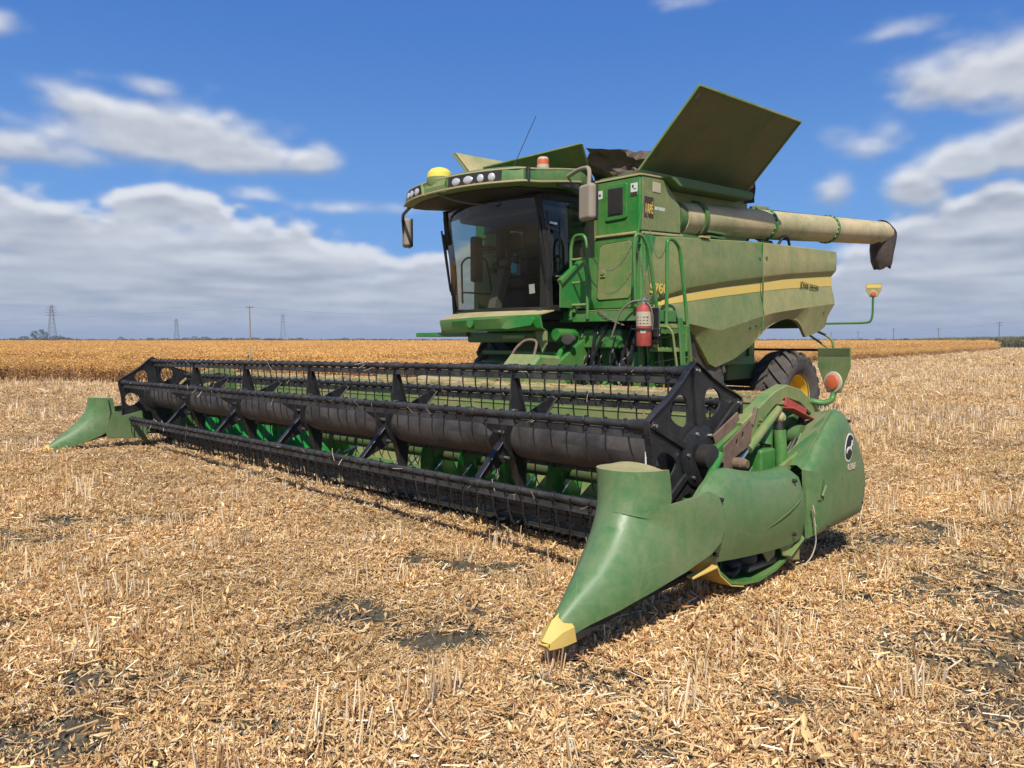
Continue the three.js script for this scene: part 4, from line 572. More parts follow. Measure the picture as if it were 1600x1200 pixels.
// --- body behind the cab: lower door panel and upper tank corner boxes
for (const sx of [-1, 1]) {
  const X = (x) => sx * x;
  const lo = mesh('body_front_panel', [plateZ([[X(.70), 1.93], [X(.74), 2.3], [X(.79), 2.815], [X(1.50), 2.83], [X(1.53), 2.80], [X(1.54), 1.93]], -2.95, -2.76, .02), bb(X(1.42), X(1.545), 1.95, 2.82, -3.1, -2.80, .03)], M.green, cmb);
  mesh('access_door', [plateZ([[X(.86), 2.08], [X(.90), 2.70], [X(.94), 2.73], [X(1.36), 2.75], [X(1.40), 2.71], [X(1.385), 2.10], [X(1.35), 2.06], [X(.89), 2.05]], -2.757, -2.744, .006)], M.greenD, lo);
  mesh('door_groove', [pipe([[X(.86), 2.08, -2.752], [X(.90), 2.71, -2.752], [X(.94), 2.74, -2.752], [X(1.36), 2.76, -2.752], [X(1.40), 2.71, -2.752], [X(1.385), 2.10, -2.752]], .006, .03, 5)], M.darkG, lo);
  mesh('door_latch', [at(lathe([[0, 0], [.035, 0], [.03, .012], [0, .014]], 'z', 14), X(.95), 2.39, -2.744), bar([X(.92), 2.335, -2.738], [X(.995), 2.335, -2.738], .018, .012)], M.greenD, lo);
  const hi = mesh('tank_corner', [plateX([[-2.765, 2.855], [-2.765, 3.49], [-2.81, 3.515], [-3.25, 3.53], [-3.45, 3.37], [-3.60, 3.225], [-3.61, 2.89]], X(.82), X(1.50), .018)], M.green, cmb);
  mesh('tank_corner_side', [plateX([[-2.80, 2.87], [-2.80, 3.48], [-3.24, 3.505], [-3.44, 3.35], [-3.585, 3.215], [-3.59, 2.90]], X(1.499), X(1.508), .003)], M.panel, hi);
  const fr = mesh('window_frame', [plateZ([[X(.985), 3.03], [X(.985), 3.43], [X(1.01), 3.45], [X(1.30), 3.445], [X(1.325), 3.42], [X(1.32), 3.04], [X(1.295), 3.02], [X(1.01), 3.01]], -2.765, -2.742, .006)], M.green, hi);
  mesh('tank_window', [plateZ([[X(1.03), 3.07], [X(1.03), 3.40], [X(1.26), 3.395], [X(1.265), 3.07]], -2.743, -2.736, .002), bb(X(1.06), X(1.24), 3.085, 3.105, -2.738, -2.730, .003)], M.dark, fr);
  mesh('top_rim', [bb(X(.80), X(1.51), 3.505, 3.53, -2.80, -2.755, .006), bar([X(1.50), 3.522, -2.78], [X(1.50), 3.54, -3.26], .022, .022)], M.tan, hi);
  mesh('lower_rim', [bb(X(.82), X(1.50), 2.815, 2.85, -2.80, -2.735, .012), bar([X(1.515), 2.83, -2.76], [X(1.53), 2.86, -3.6], .04, .03)], M.tan, hi);
  if (sx > 0) {
    mesh('warning_sticker', [bb(1.365, 1.465, 3.28, 3.425, -2.764, -2.761, 0), bb(.855, .925, 3.30, 3.40, -2.764, -2.761, 0)], M.white, hi);
    mesh('sticker_print', [bb(1.365, 1.465, 3.275, 3.32, -2.7612, -2.759, 0), bb(1.385, 1.41, 3.37, 3.405, -2.7608, -2.759, 0), bb(1.405, 1.445, 3.35, 3.36, -2.7608, -2.759, 0), bb(.87, .90, 3.33, 3.36, -2.7608, -2.759, 0)], M.brownMark, hi);
    mesh('reflector', [bb(1.507, 1.515, 3.34, 3.46, -3.16, -3.00, .004)], M.cream, hi);
    const st = mesh('dealer_sticker', [bb(1.507, 1.511, 3.02, 3.27, -3.02, -2.84, 0)], M.brownMark, hi);
    const t1 = text('PAPÉ', .075, font, .002); t1.rotateY(Math.PI / 2); t1.scale(1, 1.5, .62); t1.translate(1.511, 3.075, -2.855); mesh('lettering', [t1], M.stripe, st);
    const t2 = text('MACHINERY', .042, font, .002); t2.rotateY(Math.PI / 2); t2.scale(1, 1, .62); t2.translate(1.509, 3.13, -3.045); mesh('lettering', [t2], M.white, st);
  }
}
// --- grain tank: walls, ledges, lids, cover
const tank = mesh('grain_tank', [bb(-1.34, -1.28, 2.8, 3.58, -5.45, -2.95), bb(1.28, 1.34, 2.8, 3.58, -5.45, -2.95), bb(-1.34, 1.34, 2.8, 3.58, -5.5, -5.44), bb(-1.30, 1.30, 2.8, 3.52, -2.96, -2.88)], M.greenD, cmb);
mesh('tank_ledge', [...[-1, 1].map((s) => plateX([[-3.2, 3.535], [-5.15, 3.60], [-5.2, 3.57], [-5.15, 3.50], [-3.4, 3.44]], s * 1.30, s * 1.62, .012)), bb(-1.3, 1.3, 3.52, 3.57, -2.98, -2.84, .01)], M.darkG, tank);
mesh('tank_side_box', [bb(1.15, 1.28, 2.85, 3.5, -5.2, -3.6), bb(1.2, 1.5, 2.84, 2.9, -5.4, -3.6)], M.darkG, tank);
for (const sx of [-1, 1]) {
  const X = (x) => sx * x, q = [[X(1.37), 3.60, -2.90], [X(1.37), 3.665, -5.40], [X(2.20), 4.475, -5.34], [X(2.20), 4.42, -2.92]];
  const slab = (a, n, t) => shell([[a[0], a[1]], [a[3], a[2]]], [n[0] * t, n[1] * t, n[2] * t], .3);
  const ld = mesh('side_lid', slab(q, [X(-.70), .714, 0], .018), M.lid, tank, 'tall side lid folded open, bare underside showing');
  const L = (i, j, t) => [0, 1, 2].map((k) => lerp(q[i][k], q[j][k], t));
  mesh('lid_edge', [bar(q[0], q[3], .018, .030, [sx, 1, 0]), bar(q[3], q[2], .03, .03), bar(q[1], q[2], .03, .03), bar(q[0], q[1], .03, .04)], M.greenD, ld);
  const inn = (p) => [p[0] - X(.013), p[1] + .0135, p[2]];
  mesh('lid_inner_rib', [[.06, .94], [.5, .5], [.94, .06]].map(([t]) => bar(inn(L(0, 1, t)), inn(L(3, 2, t)), .05, .03, [X(-1), 1, 0])), M.tan, ld);
  mesh('lid_inner_skin', slab([L(0, 1, .02), L(0, 1, .98), L(3, 2, .98), L(3, 2, .02)].map((p) => [p[0] - X(.0135), p[1] + .0138, p[2]]), [X(-.70), .714, 0], .003), M.tan, ld);
  if (sx > 0) mesh('lid_sticker', [(() => { const c = [0, 1, 2].map((k) => lerp(L(0, 3, .93)[k], L(1, 2, .93)[k], .035)); return bar([c[0] + .004, c[1] - .004, c[2]], [c[0] - .046 + .004, c[1] - .046 - .004, c[2]], .05, .002, [1, -1, 0], 0); })()], M.wood, ld);
}
{
  const q = [[-.64, 3.555, -2.92], [.64, 3.555, -2.92], [.90, 3.92, -2.40], [-.90, 3.92, -2.40]], n = [0, .82, -.57];
  const fl = mesh('front_lid', shell([[q[0], q[1]], [q[3], q[2]]], [0, .012, -.010], .3), M.lid, tank);
  mesh('lid_edge', [bar(q[1], q[2], .02, .02), bar(q[2], q[3], .022, .022), bar(q[0], q[3], .02, .02)], M.greenD, fl);
  const r2 = [[-.95, 3.56, -5.45], [.95, 3.56, -5.45], [1.1, 4.1, -5.9], [-1.1, 4.1, -5.9]];
  mesh('rear_lid', shell([[r2[0], r2[1]], [r2[3], r2[2]]], [0, .012, .010], .3), M.lid, tank);
  // crumpled tarpaulin corner webs between the lids
  const r = rng(5), rows = []; for (let i = 0; i <= 12; i++) { const u = i / 12, row = []; for (let k = 0; k <= 10; k++) { const v = k / 10; const lo = [lerp(.64, 1.36, u), lerp(3.55, 3.60, u), lerp(-2.94, -3.0, u)], hi = [lerp(.885, 1.63, u), lerp(3.885, 3.85, u) + .01 * Math.sin(u * 23), lerp(-2.45, -2.93, u) - .30 * Math.sin(u * Math.PI)]; row.push([lerp(lo[0], hi[0], v) + (r() - .5) * .03, lerp(lo[1], hi[1], v) + (r() - .5) * .03, lerp(lo[2], hi[2], v) + (r() - .5) * .06 - .05 * Math.sin(v * 9 + u * 7)]); } rows.push(row); }
  mesh('corner_web', [grid(rows, false, .5)], M.tarp, tank, 'crumpled dark brown tarpaulin web between the lids');
  const back = []; for (let i = 0; i <= 26; i++) { const u = i / 26, row = []; for (let k = 0; k <= 8; k++) { const v = k / 8; row.push([lerp(-1.45, 1.5, u), lerp(3.5, 4.02 + .035 * Math.sin(u * 21) + .02 * Math.sin(u * 47), v), -5.35 - .25 * v + .05 * Math.sin(u * 17 + v * 6) + (r() - .5) * .04]); } back.push(row); }
  mesh('rear_web', [grid(back, false, .5)], M.tarp, tank);
  mesh('web_rope', [spline(back.map((p) => [p[8][0], p[8][1] + .012, p[8][2]]), .016, 60, 6)], M.dark, tank);
}
// --- unloading auger folded back along the side
{
  const A = [1.32, 3.12, -3.75], E = [1.32, 3.565, -10.45], T = (t, dy = 0) => [A[0], lerp(A[1], E[1], t) + dy, lerp(A[2], E[2], t)];
  const ua = mesh('unloading_auger', [rod(T(0), T(1), .218, .210, 40)], M.auger, cmb, 'long dust coated unloading tube lying along the top');
  const col = (t, r) => [rod(T(t - .003), T(t + .003), r, r, 36)];
  mesh('tube_flange', [...col(.335, .242), ...col(.648, .238)], M.green, ua);
  for (const t of [.335, .648]) { const bl = []; for (let k = 0; k < 18; k++) { const a = k / 18 * 6.283, c = T(t); bl.push(ball(c[0] + .222 * Math.cos(a), c[1] + .222 * Math.sin(a), c[2] + .028, .013, 1, 1, 1.2, 6)); } mesh('flange_bolt', bl, M.steel, ua); }
  mesh('pivot_collar', [rod(T(.052), T(.064), .25, .25, 36)], M.darkG, ua); mesh('pivot_elbow', [rod(T(-.02), T(.01), .205, .205, 30)], M.darkG, ua); for (const y of [2.975, 2.915]) mesh('guide_rail', [bb(1.44, 1.545, y - .015, y + .015, -4.6, -4.2, .01)], M.darkG, ua);
  mesh('top_pad', [bar(T(.29, .235), T(.345, .235), .12, .05)], M.greenD, ua);
  mesh('wire_loom', [spline([T(.30, .225), T(.5, .215), T(.7, .212), T(.85, .21), T(.99, .205)], .010, 30, 5)], M.dark, ua);
  // rubber spout hanging from the mouth
  const rows = [], c = E; const dz = -.03, ringAt = (cx, cy, cz, rx, rz, tilt, wob) => Array.from({ length: 18 }, (_, k) => { const a = k / 18 * 6.283; return [cx - .13 + rx * Math.cos(a), cy + .05 + tilt * Math.sin(a) + wob * Math.sin(a * 3 + cy * 9), cz + dz + rz * Math.sin(a)]; });
  mesh('spout', [grid([ringAt(1.45, 3.55, -10.36, .205, .05, .20, 0), ringAt(1.45, 3.52, -10.55, .212, .12, .16, 0), ringAt(1.45, 3.38, -10.45, .215, .28, .12, .01), ringAt(1.45, 3.18, -10.40, .20, .29, .06, .015), ringAt(1.46, 2.98, -10.38, .18, .24, .02, .025), ringAt(1.46, 2.86, -10.40, .15, .17, -.02, .03)], true, .6), ball(1.38, 3.36, -10.05, .06, 1, 1, 1.3)], M.rubber, ua);
}
// --- cab
const bow = (x, k = .15) => k * (1 - (x / .87) ** 2);
const cab = mesh('cab', [bb(-.80, .80, 1.80, 1.93, -2.68, -1.80, .03), bb(-.84, .84, 3.20, 3.30, -2.66, -1.78, .03), plateZ([[-.80, 1.92], [-.80, 2.35], [-.55, 2.35], [.55, 2.35], [.80, 2.35], [.80, 1.92]], -2.70, -2.66, .01)], M.dark, cmb);
{
  const pil = []; for (const s of [-1, 1]) pil.push(bar([s * .872, 1.90, -1.885], [s * .862, 2.55, -1.83], .055, .07, [0, 0, 1]), bar([s * .862, 2.55, -1.83], [s * .845, 3.24, -1.70], .055, .07, [0, 0, 1]), bar([s * .82, 1.92, -2.66], [s * .80, 3.24, -2.64], .10, .10), bar([s * .865, 1.93, -1.86], [s * .84, 1.93, -2.62], .05, .07), bar([s * .80, 3.20, -1.76], [s * .81, 3.20, -2.62], .05, .10));
  const fr = (y0, y1, z0) => { const rows = []; for (let i = 0; i <= 14; i++) { const x = -.86 + i * .12286; rows.push([[x, y0, z0 + bow(x)], [x, y1, z0 + bow(x) + .012]]); } return shell(rows, [0, 0, -.04], .7); };
  mesh('pillar', [...pil, ...fr(1.89, 1.945, -1.88), ...fr(3.10, 3.24, -1.735)], M.dark, cab);
  // windscreen: bowed, leaning out at the top
  const ws = []; for (let j = 0; j <= 12; j++) { const t = j / 12, y = lerp(1.93, 3.20, t), hw = lerp(.862, .838, t), row = []; for (let i = 0; i <= 18; i++) { const u = i / 9 - 1; row.push([u * hw, y, lerp(-1.875, -1.70, Math.pow(t, 1.25)) + .15 * (1 - u * u) + .035 * Math.sin(Math.PI * t)]); } ws.push(row); }
  mesh('windscreen', [grid(ws, false, 1.2)], M.glass, cab);
  for (const s of [-1, 1]) { const g = []; for (let j = 0; j <= 8; j++) { const t = j / 8, y = lerp(1.97, 3.18, t), row = []; for (let i = 0; i <= 8; i++) { const u = i / 8; row.push([s * (lerp(.865, .845, t) + .045 * Math.sin(Math.PI * u)), y, lerp(lerp(-1.88, -1.76, t), -2.61, u)]); } g.push(row); } mesh('door_glass', [grid(g, false, 1.2)], M.glass, cab); }
  mesh('rear_glass', [bb(-.72, .72, 2.36, 3.2, -2.685, -2.68, 0)], M.glass, cab);
  mesh('door_handle', [bar([.905, 2.30, -1.93], [.905, 2.30, -2.05], .02, .03), rod([.90, 3.05, -1.80], [.895, 2.42, -1.90], .012), rod([.895, 2.86, -1.86], [.93, 2.82, -1.96], .016)], M.black, cab);
  mesh('lamp_handle', [bar([.92, 2.30, -1.94], [.92, 2.305, -2.06], .016, .022), bar([.88, 2.925, -1.86], [.92, 2.91, -1.95], .02, .03)], M.steel, cab);
  mesh('wiper', [rod([-.86, 3.16, -1.68], [-.93, 2.75, -1.78], .013), rod([-.92, 2.95, -1.72], [-.93, 2.15, -1.86], .010), bar([-.965, 3.0, -1.72], [-.955, 2.2, -1.86], .012, .03), rod([.85, 3.0, -1.70], [.875, 2.10, -1.84], .010), bar([.865, 2.95, -1.69], [.89, 2.15, -1.83], .014, .03)], M.black, cab);
  // lining, seat, wheel and what hangs inside
  mesh('headliner', [bb(-.76, .76, 3.08, 3.2, -2.64, -1.85, .03)], M.padL, cab);
  const seat = mesh('seat', [box(.52, .14, .50, .02, 2.28, -2.25, .05), box(.50, .70, .13, .02, 2.66, -2.52, .05, [-.10, 0, 0]), box(.30, .20, .11, .02, 3.06, -2.55, .04), box(.40, .25, .40, .02, 2.06, -2.27, .04)], M.pad, cab);
  mesh('armrest', [box(.10, .08, .42, -.30, 2.46, -2.20, .03), box(.14, .16, .34, .36, 2.46, -2.12, .03), box(.16, .12, .14, .36, 2.60, -1.98, .03)], M.pad, seat);
  const sc = mesh('steering_column', [bar([-.02, 1.93, -1.80], [-.02, 2.45, -1.99], .13, .12), box(.16, .10, .10, -.02, 2.52, -2.0, .03)], M.padL, cab);
  mesh('steering_wheel', [new THREE.TorusGeometry(.19, .016, 8, 26).rotateX(-1.05).translate(-.02, 2.56, -2.03), rod([-.19, 2.56, -2.03], [.15, 2.56, -2.03], .012)], M.pad, sc);
  mesh('console', [box(.10, .60, .16, -.64, 2.62, -2.05, .03), box(.22, .05, .16, -.24, 2.72, -1.9, .02), box(.12, .85, .14, .70, 2.36, -2.0, .03), box(.20, .28, .05, .55, 2.85, -1.93, .02)], M.pad, cab);
  mesh('rear_shelf', [bb(-.7, .7, 2.3, 2.42, -2.64, -2.45, .02), bb(.18, .74, 2.36, 3.1, -2.64, -2.58, .02)], M.pad, cab);
  mesh('hanging_mask', [(() => { const rows = []; for (let i = 0; i <= 6; i++) { const row = []; for (let k = 0; k <= 6; k++) { const u = i / 3 - 1, v = k / 3 - 1; row.push([.30 + u * .055 * (1 - .2 * v * v), 2.43 + v * .065 * (1 - .25 * u * u), -1.84 + .03 * (1 - u * u)]); } rows.push(row); } return grid(rows, false, .9); })(), rod([.27, 2.48, -1.84], [.285, 2.62, -1.86], .003), rod([.33, 2.48, -1.84], [.315, 2.62, -1.86], .003)], M.mask, cab);
  mesh('windscreen_card', [box(.075, .11, .003, .665, 2.16, -1.79, 0, [0, .3, .1])], M.white, cab);
  mesh('grab_rail', [pipe([[-.93, 2.05, -2.05], [-.95, 2.60, -2.05], [-.95, 2.68, -2.15], [-.95, 2.68, -2.5], [-.93, 2.15, -2.6]], .014), rod([-.94, 2.2, -2.06], [-.94, 2.2, -2.58], .012)], M.black, cab);
  // apron below the windscreen: dusty top shelf, green nose, lamps
  const ap = (f) => { const row = []; for (let i = 0; i <= 20; i++) { const x = -.89 + i * .0915; row.push(f(x)); } return row; };
  const zA = (x) => -1.86 + bow(x, .15), zB = (x) => -1.66 + .17 * (1 - (x / 1.0) ** 2), zC = (x) => -1.70 + .15 * (1 - (x / 1.0) ** 2);
  const apr = mesh('apron', [...shell([ap((x) => [x, 1.830 + .02 * x, zB(x)]), ap((x) => [x, 1.80 + .02 * x, zB(x) + .004]), ap((x) => [x, 1.685 + .012 * x, zC(x) + .015]), ap((x) => [x, 1.655 + .012 * x, zC(x) - .05])], [0, 0, -.03], .5)], M.green, cab);
  mesh('apron_shelf', shell([ap((x) => [x, 1.905, zA(x)]), ap((x) => [x, 1.868 + .01 * x, (zA(x) + zB(x)) / 2]), ap((x) => [x, 1.832 + .02 * x, zB(x)])], [0, -.012, 0], .5), M.tan, apr);
  mesh('badge_disc', [at(lathe([[0, 0], [.062, 0], [.06, .012], [0, .014]], 'z', 24), -.12, 1.765, zB(-.1) - .006)], M.green, apr);
  mesh('apron_lamp', [ball(.50, 1.748, zB(.50) - .035, .055, .95, 1, .5), ball(.70, 1.762, zB(.70) - .035, .05, .95, 1, .5)], M.green, apr);
  mesh('lamp_pocket', [plateZ([[.36, 1.69], [.44, 1.79], [.80, 1.82], [.84, 1.79], [.78, 1.72], [.45, 1.68]], -.012, 0, .003).rotateY(.20).translate(.10, 0, zB(.56) + .13)], M.green, apr);
}
// roof: ring loft over a bowed outline
{
  const outl = [], N = 13; for (let i = 0; i < N; i++) { const u = i / (N - 1) * 2 - 1; outl.push([u * 1.10, -.93 - .30 * Math.pow(Math.abs(u), 2.4)]); }
  outl.push([1.125, -1.45], [1.12, -1.8], [1.10, -2.15], [1.0, -2.38], [.86, -2.62], [.45, -2.72], [-.45, -2.72], [-.86, -2.62], [-1.0, -2.38], [-1.10, -2.15], [-1.12, -1.8], [-1.125, -1.45]);
  const rise = (z) => .12 * sst(-1.2, -2.3, z), ring = (k, y, kr = 1) => outl.map(([x, z]) => [x * k, y + rise(z) * kr, -1.75 + (z + 1.75) * k]);
  const rf = mesh('roof', [grid([ring(.86, 3.245, .6), ring(.96, 3.255), ring(1.0, 3.275), ring(1.004, 3.30), ring(.985, 3.395), ring(.975, 3.425), ring(.93, 3.452, .9), ring(.80, 3.492, .6), ring(.5, 3.535, .3), ring(.02, 3.55, 0)], true, .5)], M.roofG, cab);
  mesh('roof_lip', [spline([...outl.slice(0, N), ...outl.slice(N, N + 3)].map(([x, z]) => [x * 1.006, 3.283 + rise(z), -1.75 + (z + 1.75) * 1.006]), .013, 70, 6), spline([...outl.slice(0, N), ...outl.slice(N, N + 3)].map(([x, z]) => [x * .972, 3.428 + rise(z), -1.75 + (z + 1.75) * .972]), .011, 70, 6)], M.tan, rf);
  mesh('roof_lining', [grid([ring(.90, 3.24, .5), ring(.5, 3.235, .3), ring(.02, 3.235, 0)], true, .5)], M.dark, rf);
  const zf = (x) => -.93 - .30 * Math.pow(Math.abs(x) / 1.1, 2.4);
  const rec = (a, b) => { const lo = [], hi = []; for (let i = 0; i <= 10; i++) { const x = lerp(a, b, i / 10); lo.push([x, 3.288, zf(x) + .004]); hi.push([x * .985, 3.412, zf(x) - .004]); } return shell([lo, hi], [0, 0, -.02], .8); };
  const lr = mesh('light_recess', [...rec(.16, .88), ...rec(-.88, -.34)], M.dark, rf);
  for (const [x, w, h] of [[.29, .064, .044], [.47, .066, .044], [.635, .044, .046], [.77, .044, .046], [-.50, .060, .044], [-.66, .050, .044], [-.79, .040, .042]]) { const sl = -2.4 * .30 / 1.1 * Math.sign(x) * Math.pow(Math.abs(x) / 1.1, 1.4); mesh('work_light', [lathe([[0, .012], [.7, .010], [.92, .004], [1, 0], [1, -.02]], 'z', 20).scale(w, h, 1).rotateY(-sl).translate(x, 3.347, zf(x) + .006)], M.lens, lr); }
  mesh('centre_trim', [grid([[-.30, .14].map((x) => [x, 3.262, zf(x) + .012]), [-.27, .12].map((x) => [x, 3.34, zf(x) + .02]), [-.22, .10].map((x) => [x, 3.43, zf(x) - .02])], false, .3), bar([-.30, 3.27, zf(-.3) + .01], [-.36, 3.43, zf(-.3) - .01], .05, .012)], M.greenD, rf);
  mesh('receiver_dome', [lathe([[.17, -.06], [.175, 0], [.165, .06], [.12, .105], [.06, .125], [0, .13]], 'y', 28).scale(.86, .95, .86).translate(-.16, 3.475, -1.06)], M.dome, rf);
  mesh('receiver_base', [lathe([[.15, -.12], [.18, -.06], [.175, -.002]], 'y', 28).scale(.86, 1, .86).translate(-.16, 3.475, -1.06)], M.greenD, rf);
  const bk = mesh('beacon', [lathe([[.075, 0], [.075, .05], [.07, .055], [.07, .12], [.055, .145], [0, .15]], 'y', 20).translate(.62, 3.595, -2.02)], M.cream, rf); mesh('beacon_lens', [lathe([[.071, .052], [.0715, .115], [.057, .14], [0, .143]], 'y', 20).translate(.62, 3.5955, -2.02)], M.orange, bk);
  bk.children[0].scale.set(1.0, 1, 1);
  mesh('aerial', [rod([.30, 3.52, -1.80], [.30, 3.70, -1.86], .008), rod([.30, 3.70, -1.86], [.30, 4.33, -2.22], .0045)], M.dark, rf);
  mesh('roof_joint', [bar([1.118, 3.28, -1.27], [1.10, 3.44, -1.29], .035, .05)], M.blackP, rf);
  mesh('roof_side_lamp', [bb(1.10, 1.12, 3.30, 3.36, -2.12, -1.75, .01)], M.blackP, rf);
  mesh('wash_hose', [spline([[-.05, 3.26, -.94], [.05, 3.20, -1.05], [.12, 3.17, -1.25], [.2, 3.16, -1.45]], .012)], M.padL, rf);
  // mirrors
  for (const s of [-1, 1]) {
    const mr = mesh('mirror_arm', s > 0 ? [pipe([[1.05, 3.42, -1.95], [1.35, 3.46, -1.85], [1.62, 3.42, -1.72], [1.64, 3.20, -1.68]], .024, .12, 10)] : [pipe([[-1.02, 3.26, -1.25], [-1.45, 3.24, -1.45], [-1.60, 3.20, -1.55], [-1.62, 3.02, -1.58]], .022, .06, 10)], s > 0 ? M.mirrorBack : M.black, rf);
    const turn = s > 0 ? -.25 : -.45, mb = mesh('mirror', [new RoundedBoxGeometry(.24, .39, .10, 4, .045).rotateY(turn).translate(s * 1.65, 3.03, -1.65)], M.mirrorBack, mr);
    mesh('mirror_rim', [new RoundedBoxGeometry(.235, .385, .03, 3, .014).rotateY(turn).translate(s * 1.65 - Math.sin(turn) * .048, 3.025, -1.65 - .05)], M.black, mb);
  }
}
// --- platform, ladders, rails, chains
const plat = mesh('platform', [bb(.74, 1.90, 1.765, 1.895, -2.22, -2.19, .008), bb(.70, 1.90, 1.855, 1.89, -2.95, -2.22, .008), bb(1.87, 1.905, 1.765, 1.895, -2.95, -2.22, .006)], M.green, cmb);
mesh('platform_rim', [bb(.88, 1.90, 1.893, 1.90, -2.215, -2.185, .002)], M.tan, plat);
mesh('toe_board', [bb(.98, 1.92, 1.60, 1.72, -2.62, -2.55, .01), plateZ([[.9, 1.88], [1.02, 2.02], [1.02, 1.88]], -2.2, -2.15, .004)], M.green, plat);
mesh('mud_guard', [plateX([[-1.92, 1.93], [-1.92, 2.24], [-2.30, 2.52], [-2.58, 2.56], [-2.58, 1.93]], .985, 1.00, .004), plateX([[-1.93, 2.20], [-2.30, 2.49], [-2.29, 2.53], [-1.90, 2.25]], .96, 1.03, .006)], M.green, plat);
{
  const zr = -2.14, x0 = .968, x1 = 1.222;
  const lad = mesh('cab_ladder', [pipe([[x0, 1.80, zr], [x0, 2.66, zr], [x0 + .05, 2.78, zr], [x1 - .05, 2.78, zr], [x1, 2.66, zr], [x1 + .01, 1.80, zr]], .020, .10, 10)], M.green, plat);
  for (const y of [1.965, 2.225, 2.50]) mesh('rung', [rod([x0, y, zr], [x1, y, zr], .016)], M.greenD, lad);
  mesh('bolt', [[x0, 1.84], [x0, 1.80], [x1, 1.84], [x1, 1.80]].map(([x, y]) => at(lathe([[0, 0], [.013, 0], [.011, .012], [0, .012]], 'z', 6), x, y, zr + .016)), M.steel, lad);
}
mesh('handrail', [pipe([[1.98, 1.20, -2.60], [1.98, 1.92, -2.46], [1.98, 2.56, -2.30], [1.97, 2.70, -2.20], [1.94, 2.71, -2.12], [1.93, 2.6, -2.10], [1.93, 1.92, -2.14]], .020, .07, 10), pipe([[2.0, 1.70, -2.62], [2.0, 2.695, -2.62], [2.0, 2.70, -2.74], [2.0, 2.62, -2.86], [2.02, 1.9, -2.98], [2.05, 1.10, -3.08]], .021, .06, 10), pipe([[1.62, 1.95, -2.5], [1.62, 2.5, -2.5], [1.66, 3.13, -2.6]], .016, .06), pipe([[1.80, 1.92, -2.30], [1.80, 2.45, -2.30], [1.90, 2.62, -2.25]], .016, .06)], M.green, plat);
function chain(name, a, b, sag, parent, n = 26, r = .013) {
  const gs = []; const c = (t) => P3(lerp(a[0], b[0], t), lerp(a[1], b[1], t) - sag * 4 * t * (1 - t), lerp(a[2], b[2], t));
  for (let i = 0; i < n; i++) { const p = c(i / n), q = c((i + 1) / n), m = p.clone().add(q).multiplyScalar(.5), d = q.clone().sub(p), L = d.length(), g = new THREE.TorusGeometry(r * .75, r * .22, 4, 8).scale(1, L / (r * 1.5) * 1.15, 1); if (i % 2) g.rotateY(Math.PI / 2); g.applyQuaternion(new THREE.Quaternion().setFromUnitVectors(P3(0, 1, 0), d.normalize())); g.translate(m.x, m.y, m.z); gs.push(g); }
  return mesh(name, gs, M.chainM, parent);
}
chain('safety_chain', [1.23, 2.62, -2.14], [1.90, 2.66, -2.15], .30, plat, 34); chain('safety_chain', [1.235, 2.32, -2.14], [1.90, 2.36, -2.15], .26, plat, 34); chain('safety_chain', [1.93, 2.70, -2.12], [1.93, 2.05, -2.13], 0, plat, 24);
chain('safety_chain', [1.70, 3.12, -2.62], [2.0, 2.68, -2.62], .38, plat, 44); chain('safety_chain', [1.35, 1.90, -2.18], [1.75, 1.72, -2.16], .02, plat, 14, .018); chain('safety_chain', [1.90, 2.55, -2.2], [1.93, 1.95, -2.35], -.06, plat, 22);
{
  const sl = mesh('boarding_ladder', [plateX([[-2.36, 1.80], [-2.54, 1.80], [-2.72, .55], [-2.50, .55]], 1.955, 1.975, .005), plateX([[-2.46, 1.80], [-2.54, 1.80], [-2.72, .55], [-2.62, .55]], 2.325, 2.345, .005), bb(1.955, 2.345, 1.42, 1.72, -2.66, -2.62, .01)], M.green, plat); mesh('ladder_back', [plateX([[-2.66, 1.70], [-2.69, 1.70], [-2.84, .52], [-2.81, .52]], 1.965, 2.335, .003)], M.darkG, sl); for (let i = 0; i < 4; i++) mesh('step_riser', [bar([1.98, 1.56 - i * .26, -2.50 - i * .04], [2.32, 1.62 - i * .26, -2.62 - i * .04], .10, .012)], M.greenD, sl);
  for (const [y, z] of [[1.70, -2.47], [1.44, -2.51], [1.18, -2.55], [.92, -2.59], [.66, -2.62]]) mesh('ladder_step', [bb(1.975, 2.325, y - .02, y + .02, z - .09, z + .09, .008), ...Array.from({ length: 5 }, (_, i) => bb(2.0 + i * .066, 2.025 + i * .066, y + .02, y + .032, z - .085, z + .085, .003))], M.greenD, sl);
  mesh('ladder_hoop', [pipe([[1.99, 1.60, -2.36], [2.0, 1.70, -2.33], [2.30, 1.70, -2.33], [2.34, 1.62, -2.36], [2.37, .8, -2.5]], .014, .05)], M.greenD, sl);
  mesh('step_side', [plateX([[-2.30, 1.55], [-2.40, 1.62], [-2.52, .70], [-2.40, .70]], 1.90, 1.915, .004), bb(1.74, 1.92, .70, 1.42, -2.42, -2.36, .01)], M.green, sl);
  sl.position.x = -.07;
  mesh('marker_tile', [bb(2.06, 2.16, 1.60, 1.69, -2.375, -2.37, 0)], M.white, sl); mesh('caution_tile', [bb(2.07, 2.14, 1.47, 1.52, -2.375, -2.37, 0)], M.stripe, sl); mesh('side_reflector', [bb(2.03, 2.09, 1.63, 1.73, -2.80, -2.79, .004)], M.orange, sl);
}
